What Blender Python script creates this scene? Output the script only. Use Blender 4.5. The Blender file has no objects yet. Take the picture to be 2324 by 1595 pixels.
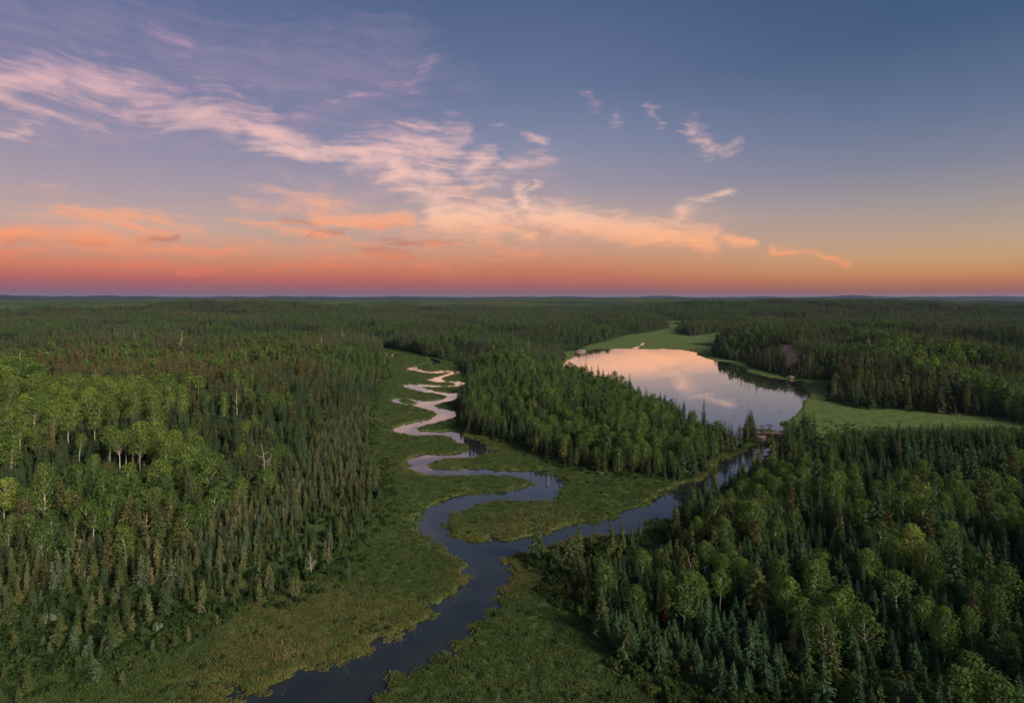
import bpy, math, random
import numpy as np
from math import radians as R

random.seed(7)
rng = np.random.default_rng(7)
scene = bpy.context.scene
C = scene.collection

# ------------------------------------------------------------------ camera
CAM_H = 80.0
LENS = 20.0
cam_data = bpy.data.cameras.new("camera")
cam_data.lens = LENS
cam_data.sensor_width = 36.0
cam_data.shift_y = -0.0523
cam_data.clip_start = 1.0
cam_data.clip_end = 80000.0
cam = bpy.data.objects.new("camera", cam_data)
cam.location = (0, 0, CAM_H)
cam.rotation_euler = (R(90), 0, 0)
C.objects.link(cam)
scene.camera = cam

# ------------------------------------------------------------------ exposure / render settings
scene.render.engine = 'CYCLES'
scene.view_settings.view_transform = 'Standard'
scene.view_settings.look = 'None'
scene.view_settings.exposure = 0.0
scene.view_settings.gamma = 1.0
scene.view_settings.use_curve_mapping = False
scene.cycles.use_denoising = True
scene.cycles.max_bounces = 5
scene.cycles.diffuse_bounces = 2
scene.cycles.glossy_bounces = 2
scene.cycles.transmission_bounces = 2
scene.cycles.volume_bounces = 1
scene.cycles.transparent_max_bounces = 4
scene.cycles.use_adaptive_sampling = True
scene.cycles.adaptive_threshold = 0.02

# photograph pixel frame used for tracing shapes (2324 wide)
F = 2324 * LENS / 36.0
PX0, PY0 = 1162.0, 797.5 - 0.0523 * 2324
K = 2560 / 2324.0


def lin(c):
    out = []
    for v in c[:3]:
        v = v / 255.0
        out.append(v / 12.92 if v <= 0.04045 else ((v + 0.055) / 1.055) ** 2.4)
    return out


# ------------------------------------------------------------------ world: dusk sky with cirrus
SUN_AZ, SUN_EL = 126.0, 27.0      # degrees, clockwise from the view direction
world = bpy.data.worlds.new("World")
scene.world = world
world.use_nodes = True
wt = world.node_tree
wt.nodes.clear()


def N(tree, kind, **kw):
    n = tree.nodes.new(kind)
    for k, v in kw.items():
        setattr(n, k, v)
    return n


def put(tree, sock, v):
    if isinstance(v, bpy.types.NodeSocket):
        tree.links.new(v, sock)
    else:
        sock.default_value = v


def M(tree, op, a, b=None, c=None, clamp=False):
    n = N(tree, 'ShaderNodeMath', operation=op, use_clamp=clamp)
    for i, v in enumerate((a, b, c)):
        if v is not None:
            put(tree, n.inputs[i], v)
    return n.outputs[0]


def V(tree, op, a, b=None, c=None, s=None):
    n = N(tree, 'ShaderNodeVectorMath', operation=op)
    for i, v in enumerate((a, b, c)):
        if v is not None:
            put(tree, n.inputs[i], v)
    if s is not None:
        put(tree, n.inputs['Scale'], s)
    return n.outputs['Value'] if op in ('DOT_PRODUCT', 'LENGTH', 'DISTANCE') else n.outputs[0]


def MR(tree, v, a, b, c=0.0, d=1.0, smooth=False):
    n = N(tree, 'ShaderNodeMapRange', interpolation_type='SMOOTHSTEP' if smooth else 'LINEAR')
    put(tree, n.inputs[0], v)
    for i, x in enumerate((a, b, c, d)):
        put(tree, n.inputs[i + 1], x)
    return n.outputs[0]


def RAMP(tree, fac, stops):
    n = N(tree, 'ShaderNodeValToRGB')
    cr = n.color_ramp
    while len(cr.elements) > 1:
        cr.elements.remove(cr.elements[-1])
    cr.elements[0].position = stops[0][0]
    cr.elements[0].color = (*stops[0][1], 1)
    for p, c in stops[1:]:
        e = cr.elements.new(p)
        e.color = (*c, 1)
    put(tree, n.inputs[0], fac)
    return n.outputs[0]


def MIX(tree, f, a, b, mode='MIX'):
    n = N(tree, 'ShaderNodeMix', data_type='RGBA', blend_type=mode)
    put(tree, n.inputs[0], f)
    put(tree, n.inputs[6], a if isinstance(a, bpy.types.NodeSocket) else (*a, 1))
    put(tree, n.inputs[7], b if isinstance(b, bpy.types.NodeSocket) else (*b, 1))
    return n.outputs[2]


def NOISE(tree, vec, scale, detail=4, rough=0.5, dist=0.0, color=False):
    n = N(tree, 'ShaderNodeTexNoise')
    put(tree, n.inputs['Vector'], vec)
    n.inputs['Scale'].default_value = scale
    n.inputs['Detail'].default_value = detail
    n.inputs['Roughness'].default_value = rough
    n.inputs['Distortion'].default_value = dist
    return n.outputs['Color'] if color else n.outputs['Fac']


tc = N(wt, 'ShaderNodeTexCoord').outputs['Generated']
nrm = V(wt, 'NORMALIZE', tc)
sep = N(wt, 'ShaderNodeSeparateXYZ')
wt.links.new(nrm, sep.inputs[0])
dx, dy, dz = sep.outputs
RAD = 57.29578
elev = M(wt, 'MULTIPLY', M(wt, 'ARCSINE', dz), RAD)
azim = M(wt, 'MULTIPLY', M(wt, 'ARCTAN2', dx, dy), RAD)
sinA = M(wt, 'SINE', M(wt, 'ARCTAN2', dx, dy))
cosA = M(wt, 'COSINE', M(wt, 'ARCTAN2', dx, dy))


def sky_ramp(stops):
    # elevation 0..90 mapped by a square root so that the band near the horizon is finely resolved
    f = M(wt, 'SQRT', M(wt, 'DIVIDE', M(wt, 'MAXIMUM', elev, 0.0), 90.0))
    return RAMP(wt, f, [(math.sqrt(e / 90.0), lin(c)) for e, c in stops])


sky_left = sky_ramp([(0, (124, 96, 116)), (0.5, (134, 94, 110)), (1.1, (158, 96, 104)), (1.8, (188, 104, 94)),
                     (2.8, (206, 128, 102)), (4.2, (206, 152, 128)), (6.2, (194, 166, 156)), (9, (172, 156, 166)),
                     (13, (146, 142, 168)), (18, (118, 124, 160)), (25, (96, 110, 149)), (45, (64, 78, 106)), (90, (44, 60, 94))])
sky_mid = sky_ramp([(0, (122, 90, 106)), (0.7, (140, 94, 102)), (1.6, (178, 100, 92)), (2.8, (200, 122, 94)),
                    (4.6, (204, 150, 124)), (7.5, (190, 166, 155)), (11, (158, 150, 164)), (15, (132, 138, 166)),
                    (20, (104, 118, 152)), (28, (80, 99, 136)), (45, (62, 76, 104)), (90, (42, 58, 90))])
sky_right = sky_ramp([(0, (140, 92, 88)), (0.5, (148, 92, 84)), (1.2, (178, 112, 82)), (2.0, (196, 138, 90)),
                      (3.3, (198, 158, 116)), (5, (186, 160, 138)), (8, (156, 148, 150)), (11, (128, 132, 152)),
                      (15, (100, 116, 146)), (21, (70, 94, 127)), (30, (52, 80, 110)), (45, (46, 70, 100)), (90, (38, 54, 86))])
sky_set = sky_ramp([(0, (250, 150, 70)), (2, (255, 176, 90)), (6, (255, 200, 130)), (12, (230, 200, 170)),
                    (20, (180, 180, 180)), (35, (110, 126, 150)), (60, (60, 80, 115)), (90, (42, 57, 90))])
c1 = MIX(wt, MR(wt, sinA, -0.62, 0.0, smooth=True), sky_left, sky_mid)
c2 = MIX(wt, MR(wt, sinA, 0.0, 0.66, smooth=True), c1, sky_right)
base_sky = MIX(wt, MR(wt, cosA, 0.45, -0.7, smooth=True), c2, sky_set)

# cirrus: broad shapes as soft strokes in azimuth/elevation, broken up by streaky noise
pos = N(wt, 'ShaderNodeCombineXYZ')
wt.links.new(azim, pos.inputs[0])
wt.links.new(elev, pos.inputs[1])
P = pos.outputs[0]
warp = V(wt, 'SUBTRACT', NOISE(wt, V(wt, 'MULTIPLY', P, (0.6, 1.0, 1)), 0.28, 4, 0.55, color=True), (0.5, 0.5, 0.5))
PW = V(wt, 'ADD', P, V(wt, 'MULTIPLY', warp, (5.0, 2.4, 0.0)))
_fine = N(wt, 'ShaderNodeMapping')
put(wt, _fine.inputs['Vector'], PW)
_fine.inputs['Rotation'].default_value = (0, 0, R(16))
_fine.inputs['Scale'].default_value = (0.16, 1.3, 1)
warp_f = V(wt, 'SUBTRACT', NOISE(wt, _fine.outputs[0], 1.0, 2, 0.45, color=True), (0.5, 0.5, 0.5))
PW = V(wt, 'ADD', PW, V(wt, 'MULTIPLY', warp_f, (1.7, 0.8, 0.0)))


def sky_pt(x, y):
    u, w = (x - PX0) / F, (PY0 - y) / F
    return math.degrees(math.atan(u)), math.degrees(math.atan(w / math.hypot(u, 1)))


def strokes(lst, after=None):
    acc = None if after is None else M(wt, 'MULTIPLY', after, 1e-7)
    first = after is None
    for x0, y0, x1, y1, r, s in lst:
        a, b = sky_pt(x0, y0), sky_pt(x1, y1)
        rr = r / F * RAD * math.cos(R((a[0] + b[0]) / 2))
        ba = (b[0] - a[0], b[1] - a[1], 0)
        L2 = max(ba[0] ** 2 + ba[1] ** 2, 1e-4)
        # each stroke waits for the one before it, which keeps the shader's stack small
        src = PW if acc is None else V(wt, 'MULTIPLY_ADD', acc, (1e-7, 0, 0), PW)
        pa = V(wt, 'SUBTRACT', src, (a[0], a[1], 0))
        h = N(wt, 'ShaderNodeVectorMath', operation='DOT_PRODUCT')
        put(wt, h.inputs[0], pa)
        h.inputs[1].default_value = (ba[0] / L2, ba[1] / L2, 0)
        hc = M(wt, 'ADD', h.outputs['Value'], 0.0, clamp=True)
        d = V(wt, 'DISTANCE', pa, V(wt, 'SCALE', ba, s=hc))
        m = MR(wt, d, rr * 2.1 + 0.3, 0.0, 0.0, s, smooth=False)
        if first:
            acc, first = m, False
        else:
            acc = M(wt, 'MAXIMUM', acc, m)
    return acc


bright = strokes([
    (-60, 180, 130, 186, 26, .85), (130, 186, 400, 240, 36, .66), (400, 240, 600, 290, 22, .72), (590, 288, 690, 338, 20, .9),
    (680, 338, 830, 345, 18, .95), (800, 345, 1020, 325, 36, .74), (900, 372, 1000, 402, 30, .8), (920, 278, 1050, 298, 12, .6),
    (950, 410, 1040, 480, 40, .62), (1060, 385, 1105, 362, 18, .8), (1080, 410, 1230, 362, 14, .5), (990, 482, 1120, 506, 26, .98),
    (1080, 508, 1200, 534, 10, .8), (1186, 440, 1215, 498, 14, .85), (1216, 420, 1196, 458, 5, .7), (1210, 490, 1400, 512, 24, 1.0), (1120, 470, 1180, 500, 22, .6), (1250, 470, 1330, 490, 16, .5),
    (1400, 512, 1610, 546, 21, 1.0), (1530, 512, 1565, 470, 17, .6), (1565, 466, 1650, 440, 7, .55), (1635, 549, 1690, 556, 8, .8),
    (1745, 570, 1850, 578, 6, .8), (1840, 580, 1945, 597, 3, .8), (1578, 292, 1618, 332, 22, .52), (1645, 352, 1688, 328, 9, .44),
    (1482, 240, 1500, 280, 10, .4), (1393, 250, 1398, 282, 11, .36), (1336, 222, 1356, 252, 8, .36), (1120, 286, 1170, 292, 5, .45),
    (1195, 306, 1235, 322, 8, .7), (-20, 312, 55, 300, 9, .55), (20, 242, 100, 256, 9, .5), (100, 258, 230, 284, 9, .45),
    (360, 78, 420, 96, 14, .38), (450, 180, 560, 208, 12, .4), (640, 285, 760, 235, 5, .28), (760, 235, 900, 195, 4, .28), (930, 190, 965, 140, 14, .36)])
low = strokes([
    (520, 500, 700, 522, 8, .75), (600, 425, 860, 490, 12, .5), (720, 488, 920, 502, 18, .8), (725, 528, 800, 545, 6, .7),
    (140, 492, 400, 500, 14, .6), (-40, 545, 320, 538, 16, .7), (200, 505, 470, 520, 9, .55), (-20, 577, 100, 574, 7, .6),
    (1130, 574, 1225, 579, 6, .6), (690, 583, 930, 580, 5, .45), (-20, 462, 90, 478, 7, .35), (20, 425, 230, 440, 7, .3),
    (200, 600, 370, 598, 6, .55), (420, 612, 650, 618, 6, .45), (-40, 520, 180, 528, 8, .5), (180, 560, 560, 566, 7, .5), (-40, 600, 160, 604, 7, .5), (480, 556, 860, 560, 6, .42), (540, 460, 700, 480, 10, .4), (640, 596, 1000, 600, 5, .45), (960, 560, 1180, 562, 6, .4), (1000, 400, 1100, 470, 30, .4)], bright)
veil = strokes([
    (-40, 195, 420, 235, 70, .6), (370, 95, 520, 200, 60, .7), (450, 150, 900, 160, 75, .75), (640, 290, 960, 170, 22, .75),
    (480, 240, 700, 320, 40, .5), (850, 330, 1060, 470, 110, .55), (620, 440, 940, 500, 46, .5), (960, 500, 1280, 500, 50, .6),
    (-60, 60, 260, 80, 80, .62), (200, 30, 700, 100, 50, .4), (-60, 290, 260, 300, 40, .35), (900, 120, 1060, 190, 40, .35), (100, 510, 450, 530, 40, .5), (1080, 420, 1240, 380, 50, .4), (1300, 505, 1620, 530, 34, .5)], low)
dull = strokes([
    (300, 540, 405, 536, 7, .8), (40, 558, 240, 550, 6, .6), (630, 498, 700, 504, 8, .6), (715, 524, 785, 532, 8, .8),
    (820, 577, 930, 578, 6, .8), (860, 553, 1015, 559, 4, .7), (1110, 520, 1240, 528, 6, .6), (840, 508, 920, 512, 5, .6),
    (1140, 628, 1420, 634, 4, .6), (1500, 640, 1700, 650, 5, .3)], veil)


def rot(vec, ang, sc):
    m = N(wt, 'ShaderNodeMapping')
    put(wt, m.inputs['Vector'], vec)
    m.inputs['Rotation'].default_value = (0, 0, R(ang))
    m.inputs['Scale'].default_value = (*sc, 1)
    return m.outputs[0]


warp2 = V(wt, 'SUBTRACT', NOISE(wt, P, 0.10, 2, 0.4, color=True), (0.5, 0.5, 0.5))
PV = V(wt, 'ADD', P, V(wt, 'SCALE', warp2, s=4.5))
n_a = NOISE(wt, rot(PV, 17, (0.11, 1.25)), 1.0, 7, 0.60)
n_b = NOISE(wt, rot(PV, -30, (0.22, 1.7)), 1.0, 6, 0.60)
wb = MR(wt, azim, -12.0, 6.0, 0.12, 0.55, smooth=True)
n_mix = M(wt, 'ADD', M(wt, 'MULTIPLY', n_a, M(wt, 'SUBTRACT', 1.0, wb)), M(wt, 'MULTIPLY', n_b, wb))
n_iso = NOISE(wt, V(wt, 'MULTIPLY', PV, (0.5, 1.0, 1)), 0.9, 6, 0.6)
n_mix = M(wt, 'ADD', M(wt, 'MULTIPLY', n_mix, 0.68), M(wt, 'MULTIPLY', n_iso, 0.32))
nz = M(wt, 'MULTIPLY', M(wt, 'SUBTRACT', n_mix, 0.5), 3.2)


def cover(mask, gain, lo, hi, amp=1.0):
    v = M(wt, 'MULTIPLY_ADD', mask, gain, M(wt, 'MULTIPLY', nz, amp))
    g = MR(wt, mask, 0.0, 0.25, smooth=True)
    return M(wt, 'MULTIPLY', MR(wt, v, lo, hi, smooth=True), g)


c_bright = cover(bright, 1.6, 0.18, 1.62, 1.15)
c_low = cover(low, 1.5, 0.12, 1.45, 1.1)
c_veil = cover(veil, 1.3, 0.05, 1.3, 0.8)
c_dull = cover(dull, 1.2, 0.2, 1.1)
col_hi = RAMP(wt, M(wt, 'DIVIDE', elev, 24.0), [(0.0, lin((240, 130, 90))), (0.12, lin((250, 152, 106))), (0.22, lin((255, 178, 128))),
                                               (0.38, lin((252, 204, 180))), (0.55, lin((244, 198, 186))), (0.8, lin((215, 172, 186))), (1.0, lin((170, 145, 175)))])
col_low = RAMP(wt, M(wt, 'DIVIDE', elev, 10.0), [(0.0, lin((215, 105, 90))), (0.25, lin((232, 120, 92))), (0.5, lin((250, 158, 112))), (1.0, lin((246, 182, 150)))])
col_veil = RAMP(wt, M(wt, 'DIVIDE', elev, 24.0), [(0.0, lin((226, 140, 104))), (0.25, lin((234, 172, 144))), (0.45, lin((204, 164, 168))), (0.7, lin((154, 138, 166))), (1.0, lin((136, 130, 162)))])
s = MIX(wt, M(wt, 'MULTIPLY', c_veil, 0.75), base_sky, col_veil)
s = MIX(wt, M(wt, 'MULTIPLY', c_dull, 0.62), s, lin((190, 112, 92)))
s = MIX(wt, M(wt, 'MULTIPLY', c_low, 0.85), s, col_low)
s = MIX(wt, M(wt, 'MULTIPLY', c_bright, 0.88), s, col_hi)
# below the horizon: dim ground colour
s = MIX(wt, MR(wt, elev, -0.3, -2.0), s, (0.02, 0.022, 0.02))
bg = N(wt, 'ShaderNodeBackground')
wt.links.new(s, bg.inputs['Color'])
bg.inputs['Strength'].default_value = 1.0
wo = N(wt, 'ShaderNodeOutputWorld')
wt.links.new(bg.outputs[0], wo.inputs['Surface'])
world.cycles.sampling_method = 'MANUAL'
world.cycles.sample_map_resolution = 512

# the last light of the set sun, a broad warm glow from behind the camera
sun_data = bpy.data.lights.new("sun", 'SUN')
sun_data.energy = 5.0
sun_data.angle = R(17)
sun_data.color = (1.0, 0.88, 0.70)
sun = bpy.data.objects.new("sun", sun_data)
sun.rotation_euler = (R(90 - SUN_EL), 0, R(180 - SUN_AZ))
C.objects.link(sun)
_az, _el = R(SUN_AZ), R(SUN_EL)
from mathutils import Vector
_d = Vector((math.sin(_az) * math.cos(_el), math.cos(_az) * math.cos(_el), math.sin(_el)))
sun.rotation_euler = _d.to_track_quat('Z', 'Y').to_euler()
# ------------------------------------------------------------------ the land
# ------------------------------------------------------------------ helpers for numbers
def vnoise(x, y, seed):
    """smooth value noise, 0..1"""
    xi, yi = np.floor(x).astype(np.int64), np.floor(y).astype(np.int64)
    xf, yf = x - xi, y - yi
    u, v = xf * xf * (3 - 2 * xf), yf * yf * (3 - 2 * yf)

    def h(a, b):
        n = (a * 374761393 + b * 668265263 + seed * 1442695041) & 0xFFFFFFFF
        n = ((n ^ (n >> 13)) * 1274126177) & 0xFFFFFFFF
        n = ((n ^ (n >> 15)) * 2246822519) & 0xFFFFFFFF
        return ((n ^ (n >> 13)) & 0xFFFFFF) / float(0xFFFFFF)
    a, b, c, d = h(xi, yi), h(xi + 1, yi), h(xi, yi + 1), h(xi + 1, yi + 1)
    return (a * (1 - u) + b * u) * (1 - v) + (c * (1 - u) + d * u) * v


def fbm(x, y, seed, octaves=4, rough=0.5):
    t, amp, tot = 0, 1.0, 0
    for i in range(octaves):
        t = t + amp * vnoise(x * 2 ** i + 17.3 * i, y * 2 ** i - 9.1 * i, seed + i)
        tot += amp
        amp *= rough
    return t / tot


def sstep(a, b, x):
    t = np.clip((x - a) / (b - a), 0, 1)
    return t * t * (3 - 2 * t)


def px2w(x, y, z=0.0):
    """a point of the photograph (2324 px frame) on the level z, in metres"""
    d = (CAM_H - z) * F / (y - PY0)
    return ((x - PX0) * d / F, d)


def crop(ox, oy, sc, pts):
    """points read in an enlarged crop -> world"""
    return np.array([px2w((ox + a / sc) / K, (oy + b / sc) / K) for a, b in pts])


r2 = lambda p: crop(850, 700, 3.5446, p)
r3 = lambda p: crop(1350, 700, 3.32, p)
r4 = lambda p: crop(0, 1200, 2.5822, p)
r5 = lambda p: crop(850, 1050, 2.2554, p)
r6 = lambda p: crop(1350, 1050, 2.2557, p)
r8 = lambda p: crop(1950, 700, 3.544, p)
mp = lambda p: np.array([px2w(a, b) for a, b in p])

# ------------------------------------------------------------------ outlines of water and open marsh, in metres
bank_west = np.vstack([
    r2([(770, 747), (700, 757), (640, 770), (600, 787), (620, 796), (680, 804), (740, 821), (800, 828), (880, 828), (900, 822), (985, 816), (988, 824),
        (900, 850), (830, 867), (778, 885), (785, 893), (830, 903), (900, 908), (1000, 903), (1030, 916), (1028, 930), (980, 937), (900, 937),
        (780, 930), (700, 920), (620, 922), (550, 935), (600, 955), (680, 975), (750, 995), (850, 1006), (930, 1018), (955, 1030), (950, 1045),
        (900, 1060), (830, 1070), (760, 1075), (700, 1068), (600, 1050), (520, 1048), (466, 1064), (480, 1078), (540, 1098), (610, 1110), (640, 1110),
        (700, 1130), (780, 1148), (850, 1168), (866, 1190), (850, 1210), (800, 1230), (720, 1250), (600, 1275), (520, 1303), (484, 1325), (500, 1345),
        (560, 1362), (680, 1378), (800, 1378), (890, 1373), (960, 1398), (1050, 1440), (1110, 1465), (1118, 1490), (1090, 1516), (1000, 1540),
        (880, 1551), (800, 1535), (720, 1546)]),
    r5([(400, 220), (372, 243), (370, 265), (410, 290), (470, 310), (530, 321), (640, 320), (760, 318), (870, 315), (960, 325), (1040, 332),
        (1075, 350), (1060, 375), (1000, 390), (900, 402), (800, 406), (740, 416), (640, 436), (560, 470), (500, 495), (450, 512), (430, 560),
        (420, 590), (430, 640), (440, 665), (490, 672), (500, 700), (560, 716), (620, 745), (670, 782), (700, 850), (704, 890), (680, 940),
        (655, 980), (560, 1035), (522, 1050), (550, 1085), (500, 1130), (420, 1165), (370, 1190), (290, 1226), (220, 1235), (187, 1256),
        (190, 1282), (130, 1312), (60, 1338)]),
    r4([(2200, 1167), (2080, 1192), (1980, 1232), (1890, 1292), (1800, 1322), (1720, 1357), (1600, 1412), (1570, 1416), (1500, 1386),
        (1440, 1350), (1370, 1325), (1330, 1318), (1290, 1322), (1200, 1310), (1140, 1300), (1060, 1285), (1062, 1292), (1140, 1309), (1200, 1320), (1290, 1332),
        (1360, 1335), (1430, 1365), (1495, 1400), (1530, 1440)]),
    mp([(560, 1640), (440, 1730), (300, 1830), (300, 1950), (700, 1900)])])
bank_east = np.vstack([
    r2([(775, 760), (710, 765), (685, 777), (700, 791), (780, 808), (860, 810), (900, 803), (980, 799), (1058, 813), (1030, 832), (960, 847),
        (900, 864), (888, 880), (920, 895), (1040, 898), (1085, 903), (1118, 915), (1090, 936), (1000, 949), (850, 951), (720, 941), (705, 947),
        (780, 970), (860, 991), (960, 1000), (1050, 1003), (1077, 1020), (1050, 1046), (960, 1075), (870, 1095), (818, 1112), (850, 1131),
        (920, 1146), (1000, 1165), (1030, 1185), (1000, 1216), (900, 1250), (760, 1285), (690, 1310), (668, 1326), (700, 1341), (850, 1346),
        (960, 1340), (1050, 1355), (1082, 1382), (1150, 1390), (1250, 1420), (1310, 1460), (1345, 1520)]),
    r5([(800, 200), (730, 216), (640, 220), (560, 232), (510, 246), (520, 263), (570, 276), (660, 279), (700, 268), (770, 270), (850, 277),
        (940, 280), (1000, 283), (1100, 285), (1180, 300), (1250, 325), (1280, 350), (1240, 385), (1225, 405), (1190, 440), (1180, 460),
        (1130, 466), (1050, 458), (900, 460), (850, 462), (780, 480), (700, 510), (640, 545), (604, 576), (600, 600), (620, 636), (680, 666),
        (760, 676), (820, 681), (860, 668), (900, 686), (970, 691), (1040, 665), (1090, 655), (1140, 648), (1190, 625), (1250, 610),
        (1330, 590), (1400, 575)]),
    r6([(338, 556), (400, 550), (440, 535), (480, 511), (560, 490), (620, 461), (650, 430), (700, 405), (760, 392), (790, 362), (870, 351),
        (960, 311), (978, 266), (1020, 226), (1140, 191), (1165, 152), (1185, 132), (1260, 128), (1340, 150), (1290, 200), (1262, 240),
        (1230, 300), (1130, 330), (1050, 370), (985, 415), (900, 470), (810, 500), (760, 560), (640, 566), (572, 592), (580, 622), (640, 610),
        (560, 640), (500, 648), (400, 660), (300, 655), (230, 672), (60, 702), (25, 738)]),
    r5([(1090, 735), (1040, 760), (950, 770), (930, 792), (960, 870), (940, 930), (870, 1050), (850, 1100), (745, 1160), (790, 1185),
        (770, 1230), (680, 1270), (660, 1310), (560, 1360), (470, 1400), (380, 1440), (260, 1515), (150, 1570), (100, 1600)]),
    mp([(860, 1640), (740, 1730), (700, 1900)])])
river_poly = np.vstack([bank_west, bank_east[::-1]])
river_island = r2([(500, 1058), (560, 1053), (640, 1062), (697, 1085), (690, 1097), (640, 1104), (590, 1100), (520, 1080)])
lake_poly = r3([(205, 705), (235, 665), (290, 640), (285, 605), (400, 585), (480, 572), (600, 572), (800, 572), (870, 575), (1000, 573),
                (1160, 577), (1300, 603), (1290, 620), (1340, 635), (1380, 655), (1430, 660), (1440, 675), (1560, 680), (1620, 705),
                (1690, 725), (1710, 760), (1800, 785), (1900, 810), (2050, 825), (2180, 835), (2165, 870), (2200, 905), (2230, 940),
                (2220, 970), (2160, 1010), (2170, 1050), (2110, 1120), (2050, 1165), (1985, 1175), (1970, 1190), (2010, 1212), (2080, 1232),
                (2160, 1244), (2230, 1262), (2180, 1320), (2040, 1330), (1960, 1300), (1850, 1292), (1745, 1290), (1690, 1370), (1500, 1345),
                (1300, 1230), (1100, 1110), (850, 1020), (640, 950), (400, 880), (230, 830), (190, 760)])
ponds = [r2([(380, 660), (405, 648), (440, 645), (460, 655), (500, 668), (490, 680), (440, 672), (390, 668)]),
         r2([(800, 693), (850, 700), (880, 718), (890, 738), (850, 748), (812, 745), (835, 728), (800, 705)]),
         r2([(300, 596), (350, 597), (355, 604), (310, 610)]), r2([(255, 620), (275, 618), (272, 627), (258, 628)]),
         r3([(765, 560), (800, 556), (825, 548), (830, 556), (805, 566), (800, 580), (785, 566)]), r3([(838, 540), (858, 518), (864, 520), (850, 545)])]
marsh_polys = [
    # the river's valley
    np.vstack([r2([(180, 540), (300, 532), (330, 580), (450, 612), (620, 642), (760, 682), (950, 712), (1070, 760), (1085, 830), (1130, 915),
                   (1085, 1000), (1045, 1100), (1042, 1180), (1090, 1340), (1160, 1385), (1260, 1400)]),
               mp([(1160, 1010), (1250, 1052), (1330, 1072), (1420, 1087), (1535, 1093), (1580, 1088), (1612, 1072), (1634, 1040), (1685, 1024), (1700, 1008), (1740, 1000),
                   (1780, 1003), (1752, 1030), (1705, 1062), (1640, 1100), (1585, 1140), (1552, 1165), (1520, 1205), (1400, 1225), (1300, 1236), (1240, 1265)]),
               r6([(-60, 800), (60, 930), (130, 1030), (220, 1130), (350, 1290), (480, 1400), (650, 1480), (850, 1545), (1000, 1600)]),
               mp([(1620, 1640), (1700, 1750), (1500, 2200), (400, 2200), (-300, 1800), (-60, 1600), (200, 1540), (330, 1480), (450, 1430), (560, 1392), (680, 1345),
                   (780, 1290), (840, 1200), (862, 1130), (852, 1060), (838, 1000), (842, 930), (862, 880), (885, 850), (870, 800), (850, 780)])]),
    # the meadow beyond the lake
    r3([(180, 600), (300, 590), (385, 545), (550, 512), (700, 468), (850, 447), (1000, 422), (1085, 402), (1060, 372), (960, 345), (1180, 346), (1165, 385),
        (1120, 430), (1250, 470), (1500, 440), (1700, 392), (1760, 400), (1640, 445), (1500, 505), (1440, 550), (1445, 640), (1580, 668), (1700, 690),
        (1760, 735), (1900, 775), (2050, 812), (2190, 832), (1900, 860), (1500, 800), (1000, 700), (400, 640), (290, 660), (190, 720)]),
    # the sedge meadow on the lake's east side
    r8([(150, 885), (440, 890), (445, 980), (440, 1080), (600, 1120), (720, 1152), (1000, 1152), (1400, 1192), (1900, 1222), (2100, 1282), (2300, 1330), (2500, 1400),
        (2400, 1470), (1900, 1450), (1400, 1440), (900, 1440), (500, 1440), (240, 1430), (60, 1300), (-200, 1200)])]
bog_poly = mp([(845, 960), (868, 1050), (885, 1110), (905, 1150), (880, 1220), (830, 1290), (760, 1330), (700, 1370), (600, 1410), (480, 1460), (390, 1500), (330, 1560), (220, 1640),
               (-200, 1800), (-600, 1500), (-40, 1300), (200, 1380), (420, 1330), (560, 1230), (640, 1180), (740, 1120), (790, 1000)])
rock_polys = [mp([(440, 905), (520, 930), (560, 925), (600, 915), (655, 912), (640, 935), (600, 950), (575, 985), (545, 960), (500, 950), (440, 930)]),
              mp([(1704, 986), (1740, 984), (1800, 985), (1830, 990), (1828, 1006), (1790, 1009), (1735, 1009), (1706, 1004)]),
              mp([(1770, 820), (1800, 825), (1812, 852), (1780, 850)])]


def poly_sdf(Px, Py, poly, reach):
    """signed distance to a polygon, positive inside, cut off at reach"""
    out = np.full(Px.shape, -reach)
    lo, hi = poly.min(0) - reach, poly.max(0) + reach
    idx = np.nonzero((Px > lo[0]) & (Px < hi[0]) & (Py > lo[1]) & (Py < hi[1]))[0]
    if len(idx) == 0:
        return out
    x, y = Px[idx].astype(np.float32), Py[idx].astype(np.float32)
    d2 = np.full(x.shape, reach * reach, np.float32)
    inside = np.zeros(x.shape, bool)
    p = poly.astype(np.float32)
    for a, b in zip(p, np.roll(p, -1, 0)):
        ex, ey = b - a
        l2 = max(float(ex * ex + ey * ey), 1e-6)
        wx, wy = x - a[0], y - a[1]
        t = np.clip((wx * ex + wy * ey) / l2, 0, 1)
        d2 = np.minimum(d2, (wx - t * ex) ** 2 + (wy - t * ey) ** 2)
        c = (a[1] > y) != (b[1] > y)
        if abs(float(ey)) > 1e-6:
            inside ^= c & (x < (ex * (y - a[1]) / ey + a[0]))
    d = np.sqrt(d2)
    out[idx] = np.where(inside, d, -d)
    return out


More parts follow.
